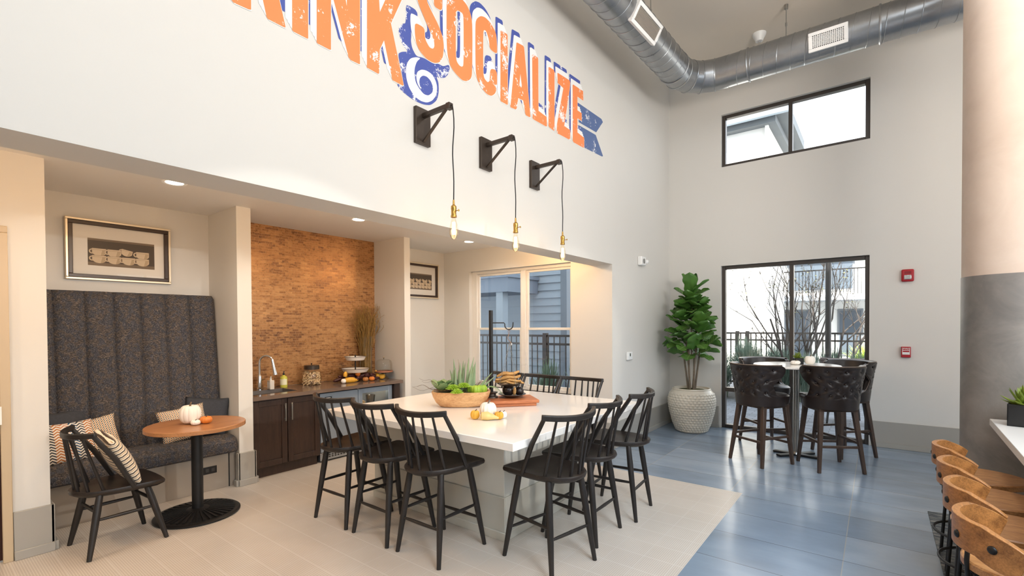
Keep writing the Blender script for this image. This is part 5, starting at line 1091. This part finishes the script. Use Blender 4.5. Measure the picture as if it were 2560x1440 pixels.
MB().rings([seatl(.93, zs-.04), seatl(1, zs-.032), seatl(1, zs-.006), seatl(.97, zs), seatl(.6, zs-.005), seatl(.02, zs-.006)]).build('seat', M['stoolwood'], ws)
m = MB(); pts = []; hs = []; ns = 40
for i in range(ns+1):
    q = PI-1.34+2.68*i/ns; s_ = abs(2*i/ns-1); h_ = .125*(1-.25*max(0, (s_-.75)/.25)**2); pts.append(Vector((-.0+.215*math.cos(q), .222*math.sin(q), zs+.012+.10-.05*max(0, s_-.55)/.45))); hs.append(h_)
m.strip(pts, .026, hs); bb = m.build('back_band', M['bandwood'], ws, bevel=.007, seg=3)
for q in (PI-.95, PI-.3, PI+.3, PI+.95):
    b_ = MB().ball((0, 0, 0), .016, 12, 8, (.55, 1, 1), xf=None); o_ = b_.build('bolt', M['black'], bb); o_.location = (.229*math.cos(q), .236*math.sin(q), zs+.10); o_.rotation_euler.z = q
for q in (PI*.25, PI*.75, PI*1.25, PI*1.75):
    c_, s_ = math.cos(q), math.sin(q); MB().tube([(.13*c_, .13*s_, zs-.04), (.185*c_, .185*s_, zs-.10), (.205*c_, .205*s_, zs-.22), (.215*c_, .215*s_, .25), (.235*c_, .235*s_, .008)], .0095, 10).build('leg', M['black'], ws)
for q in (PI-.38, PI+.38):
    c_, s_ = math.cos(q), math.sin(q); MB().tube([(.20*c_, .207*s_, zs+.07), (.205*c_, .212*s_, zs-.0), (.20*c_, .205*s_, zs-.07), (.16*c_, .165*s_, zs-.10), (.10*c_, .10*s_, zs-.05)], .0085, 10).build('back_bracket', M['black'], ws)
m = MB(); m.tube([(.216*math.cos(2*PI*k/48), .216*math.sin(2*PI*k/48), .22) for k in range(48)], .008, 8, closed=True); m.build('foot_ring', M['black'], ws)
for i, (y, lab) in enumerate([(2.72, 'wooden bar stool nearest the camera at the lower right'), (3.205, 'second wooden bar stool from the camera along the white counter'), (3.685, 'third wooden bar stool from the camera along the white counter'), (4.17, 'wooden bar stool farthest from the camera, beside the round column')]):
    loc = (3.125+.012*i, y, .008)
    if i == 0: ws.location = loc; ws['label'] = lab
    else: dup(ws, loc, 0, lab)
# ------------------------------------------------------------ outdoors, seen through the windows
def _pavers():
    t = NT('grey_pavers'); b_ = t.node('ShaderNodeTexBrick', Vector=t.coord(), Scale=1.0, Brick__Width=.22, Row__Height=.11, Mortar__Size=.006); b_.inputs['Color1'].default_value = rgb(92, 97, 104); b_.inputs['Color2'].default_value = rgb(112, 117, 124); b_.inputs['Mortar'].default_value = rgb(66, 69, 74)
    t.color(b_.outputs['Color']).set(.8); return t.m
g = MB(); g.box(-30, 30, 7.85, 70, -.2, -.03).box(-30, -.28, 5.75, 7.85, -.2, -.03); struct(g, 'ground', _pavers(), 'grey paver patio outside the windows')
struct(MB().box(-14, -.30, -5.2, 5.75, 2.9, 9.2), 'wall_upper_sun_block', M['wall'])  # unseen upper storey, put in to keep the sun off the siding
stucco = plain('white_stucco', rgb(244, 240, 232), .9, var=.03, vscale=2); shade = plain('shaded_stucco_grey', rgb(214, 218, 222), .8)  # grey copy carries the far building's shade in its colour
def siding(name, lab, x0, x1, y, z0, z1, mat_, step=.19):
    t = thing(name, lab, 'building'); m = MB(); m.box(x0, x1, y+.03, y+.3, z0, z1); k = 0; z = z0
    while z < z1: m.add([(x0, y, z), (x1, y, z), (x1, y+.03, min(z+step, z1)), (x0, y+.03, min(z+step, z1)), (x0, y+.03, z), (x1, y+.03, z)], [(0, 1, 2, 3), (0, 4, 5, 1)]); z += step
    m.build('siding', mat_, t, recalc=False); return t
bs = plain('blue_grey_siding', rgb(140, 152, 162), .8)
nb = siding('neighbour_building', 'blue-grey lap-sided building close outside the alcove window', -12, -3.42, 10, -.03, 9, bs)
MB().box(-3.47, -3.30, 9.97, 10.3, -.03, 9).build('corner_board', plain('dark_corner_board', rgb(104, 114, 124), .7), nb)
m = MB()
for k in range(46): m.box(-3.34, -3.30+.02*(k % 1), 10.3, 15.5, .19*k, .19*k+.18)
m.build('side_wall', plain('pale_siding', rgb(180, 190, 202), .8), nb)
MB().box(-12, -4.16, 8.75, 10, 2.36, 2.72).box(-12, -4.12, 8.70, 10, 2.70, 2.78).build('balcony_slab', plain('balcony_fascia', rgb(110, 122, 136), .7), nb)
m = MB()
for k in range(60): m.box(-4.25-k*.13, -4.235-k*.13, 8.78, 8.80, 2.78, 3.75)
m.box(-12, -4.2, 8.76, 8.82, 3.72, 3.77).box(-12, -4.2, 8.77, 8.81, 2.84, 2.87); m.build('balcony_railing', M['black'], nb)
MB().box(-4.55, -4.35, 8.8, 9.0, -.03, 2.36).build('balcony_post', bs, nb)
def fence(name, lab, x0, x1, y, z1, px=.115, posts=(), rails=None, pw=.008):
    t = thing(name, lab, 'fence', (0, 0, 0)); m = MB(); n = int((x1-x0)/px)
    for k in range(n+1): m.box(x0+k*px-pw, x0+k*px+pw, y-pw, y+pw, 0.05, z1-.01)
    m.build('pickets', M['black'], t)
    for z in (rails or (.12, z1-.17, z1)): MB().box(x0, x1, y-.018, y+.018, z-.02, z+.02).build('rail', M['black'], t)
    for x in posts: MB().box(x-.04, x+.04, y-.04, y+.04, -.03, z1+.05).build('post', M['black'], t)
    return t
fence('patio_fence', 'black metal picket fence behind the grasses outside the tall window', -5, 6.5, 13, 1.345, .115, (-4.2, -.13, .10, 3.2, 6.2), pw=.014)
fence('railing', 'black metal railing outside the alcove window', -6.6, -.9, 7.5, 1.37, .125, (-5.4, -2.29, -.95), (.15, 1.215, 1.37))
ba = thing('white_building', 'sunlit white stucco building on the left outside the tall windows', 'building', (0, 0, 0))
MB().box(-2.7, .08, 16, 19, -.03, 7.65).build('wall', stucco, ba)
m = MB(); m.box(-2.7, .62, 15.5, 19.5, 7.65, 7.95).box(-2.7, .30, 15.7, 19.3, 7.45, 7.65); m.build('roof', plain('grey_roof', rgb(118, 122, 124), .8), ba)
MB().box(-2.7, .66, 15.35, 15.5, 7.55, 7.85).build('gutter', plain('gutter', rgb(170, 184, 194), .5), ba)
MB().box(.0, .09, 15.86, 16, -.03, 7.5).build('downpipe', stucco, ba)
bb_ = thing('balcony_building', 'white apartment building with balconies far behind the fence', 'building', (0, 0, 0))
MB().box(1.2-3.4, 16, 25, 36, -.03, 7.9).build('wall', stucco, bb_)
for z in (2.75, 5.8):
    MB().box(-1.2, 2.3, 23.4, 25, z-.22, z).build('balcony_slab', shade, bb_)
    m = MB()
    for k in range(30): m.box(-1.15+k*.118, -1.13+k*.118, 23.45, 23.47, z, z+1.02)
    m.box(-1.2, 2.3, 23.43, 23.49, z+1.0, z+1.05); m.build('balcony_railing', M['black'], bb_)
for x, z, w_, h_ in ((-.7, .0, 1.0, 2.2), (-.6, 3.0, 1.6, 2.0), (1.0, 3.0, .9, 2.0), (3.4, 3.2, 1.0, 1.5), (1.3, .2, .9, 2.0)):
    f_ = MB().box(x, x+w_, 24.93, 25, z, z+h_).build('window', plain('far_window_frame', rgb(120, 124, 128), .5) if 'fwf' not in M else M['fwf'], bb_); MB().box(x+.08, x+w_-.08, 24.91, 24.93, z+.08, z+h_-.08).build('pane', plain('far_pane', rgb(86, 96, 106), .15), f_)
for x in (3.15, 3.75): MB().box(x-.12, x+.12, 22.8, 23.04, -.03, 3.0).build('porch_column', stucco, bb_)
MB().box(2.6, 8, 22.7, 25, 2.95, 3.25).build('porch_roof', plain('porch_roof', rgb(150, 160, 164), .8), bb_)
dp = MB().cyl((0, 0, 0), .05, 0, 4.2, 12).cyl((0, 0, 0), .09, 0, .12, 12).build('lamp_post', M['black']); dp.location = (1.905, 11.0, -.03); tag(dp, 'dark slim post standing in the patio outside the right pane', 'post')
bark = plain('grey_bark', rgb(74, 68, 64), .9)
def tree(lab, loc, h, seed, stems, spread, leaves, leafm):
    t = thing('bare_tree', lab, 'tree', loc); random.seed(seed); m = MB(); ends = []
    def br(p, d, L, r_, lev):
        pts = [p]; dd = Vector(d)
        for i in range(5):
            dd = (dd+Vector((random.uniform(-.13, .13), random.uniform(-.13, .13), .05))).normalized(); pts.append(pts[-1]+dd*L/5)
        m.tube(pts, [r_*(1-.55*i/5) for i in range(6)], 6 if lev < 2 else 4, cap=False); ends.extend(pts[2:])
        if lev < 4:
            for k in range(3 if lev < 3 else 2):
                a = random.uniform(0, 2*PI); e = random.uniform(.4, .85); s_ = dd.cross(Vector((math.cos(a), math.sin(a), .3))).normalized(); br(pts[random.choice((2, 3, 4, 5))], (dd*math.cos(e*.8)+s_*math.sin(e*.8)).normalized(), L*random.uniform(.5, .72), r_*.5, lev+1)
    for s_ in range(stems):
        a = 2*PI*s_/max(stems, 1)+random.random(); br(Vector((.05*math.cos(a), .05*math.sin(a), 0)), Vector((spread*math.cos(a), spread*math.sin(a), 1)).normalized(), h*.5, .035 if stems > 1 else .05, 0)
    m.build('branches', bark, t); m = MB()
    for k in range(leaves):
        p_ = random.choice(ends); q = random.uniform(0, 6); d = Vector((math.cos(q), math.sin(q), random.uniform(-.6, .4)))*.05; a = d.cross(Vector((0, 0, 1))).normalized()*.022; m.add([p_, p_+d*.5+a, p_+d, p_+d*.5-a], [(0, 1, 2, 3)])
    m.build('leaves', leafm, t, recalc=False); return t
lv = plain('autumn_leaf', rgb(126, 122, 66), .8, var=.5, vscale=3); lv.use_backface_culling = False
tree('tall multi-stemmed tree with thinning leaves outside, behind the window mullion', (1.25, 11.7, -.03), 3.7, 5, 5, .22, 520, lv)
tree('slender bare tree outside, left of the dark post', (1.70, 12.3, -.03), 2.9, 8, 2, .2, 60, lv)
tree('slender bare tree outside, right of the dark post', (2.02, 14.2, -.03), 2.6, 14, 1, .05, 40, lv)
gm = leafmat('blue_green_grass', rgb(70, 90, 78), rgb(140, 160, 142), .7, 3)
def clump(name, lab, loc, r_, h, n, mat_, seed, cat='grass', grp=None, w_=.012):
    random.seed(seed); m = MB()
    for k in range(n):
        q = random.uniform(0, 2*PI); sp = random.uniform(.1, 1); b0 = Vector((random.uniform(-.3, .3)*r_, random.uniform(-.3, .3)*r_, 0)); L = h*random.uniform(.7, 1.1); d = Vector((math.cos(q), math.sin(q), 0)); a = Vector((-math.sin(q), math.cos(q), 0))*w_
        pts = [b0+d*r_*sp*u*u+Vector((0, 0, L*(u*1.25-.45*sp*u*u))) for u in (0, .35, .7, 1)]
        vs = []
        for i, p_ in enumerate(pts): vs += [p_-a*(1-.28*i), p_+a*(1-.28*i)]
        m.add(vs, [(0, 1, 3, 2), (2, 3, 5, 4), (4, 5, 7, 6)])
    o_ = m.build(name, mat_, recalc=False); o_.location = loc; tag(o_, lab, cat, grp); return o_
for k, (x, y, h) in enumerate([(-.9, 12.2, .95), (-.35, 11.7, 1.0), (.15, 12.3, .95), (.45, 11.6, .98), (.85, 12.2, .9), (1.05, 11.5, .85), (1.5, 11.4, .8), (1.85, 12.4, .85), (2.4, 12.4, .8), (-.1, 11.1, .75), (.6, 10.9, .72)]):
    clump('ornamental_grass', 'bushy blue-green ornamental grass clump in front of the black patio fence', (x, y, -.03), .5, h*1.06, 800, gm, 40+k, grp='ornamental grasses along the patio fence')
clump('shrub', 'bright yellow-green shrub far outside the right pane', (2.55, 16.2, -.03), .75, .95, 420, leafmat('yellow_green_shrub', rgb(150, 180, 60), rgb(214, 224, 120), .7), 77, 'shrub', w_=.03)
for k, (x, y) in enumerate([(-1.75, 6.75), (-1.2, 6.9), (-.8, 6.6)]):
    clump('leafy_shrub', 'small leafy shrub outside the alcove window, below the railing', (x, y, -.03), .34, .85, 200, leafmat('shrub_leaf', rgb(58, 84, 62), rgb(122, 150, 130), .6), 90+k, 'shrub', 'shrubs under the alcove railing', .022)
oc = thing('patio_chair', 'dark woven barrel-backed patio chair just outside the right pane', 'chair', (2.22, 9.4, -.03), .2)
def oc_fn(off): return lambda u, v: Vector(((.36+off)*math.cos(-.5-PI*u*1.0+PI*.34*0), (.34+off)*math.sin(-.5-PI*u), .42+.60*v))
m = MB(); m.grid(lambda u, v: Vector((.38*math.cos(PI*(-.15-.7*u)), .36*math.sin(PI*(-.15-.7*u)), .40+.62*v)), 30, 3); m.grid(lambda u, v: Vector((.33*math.cos(PI*(-.15-.7*(1-u))), .31*math.sin(PI*(-.15-.7*(1-u))), .40+.62*v)), 30, 3)
wk = plain('dark_wicker', rgb(70, 58, 54), .7, var=.3, vscale=50, bump=.6, bscale=120); m.build('back', wk, oc)
MB().tube([Vector((.355*math.cos(PI*(-.15-.7*i/30)), .335*math.sin(PI*(-.15-.7*i/30)), 1.02)) for i in range(31)], .035, 8).build('top_rail', wk, oc)
MB().cyl((0, -.02, 0), .34, .36, .46, 32).build('seat', wk, oc)
for sx in (-1, 1):
    for sy in (-1, 1): MB().rod((sx*.22, sy*.22-.02, .38), (sx*.26, sy*.26-.02, 0), .02, .015).build('leg', M['black'], oc)
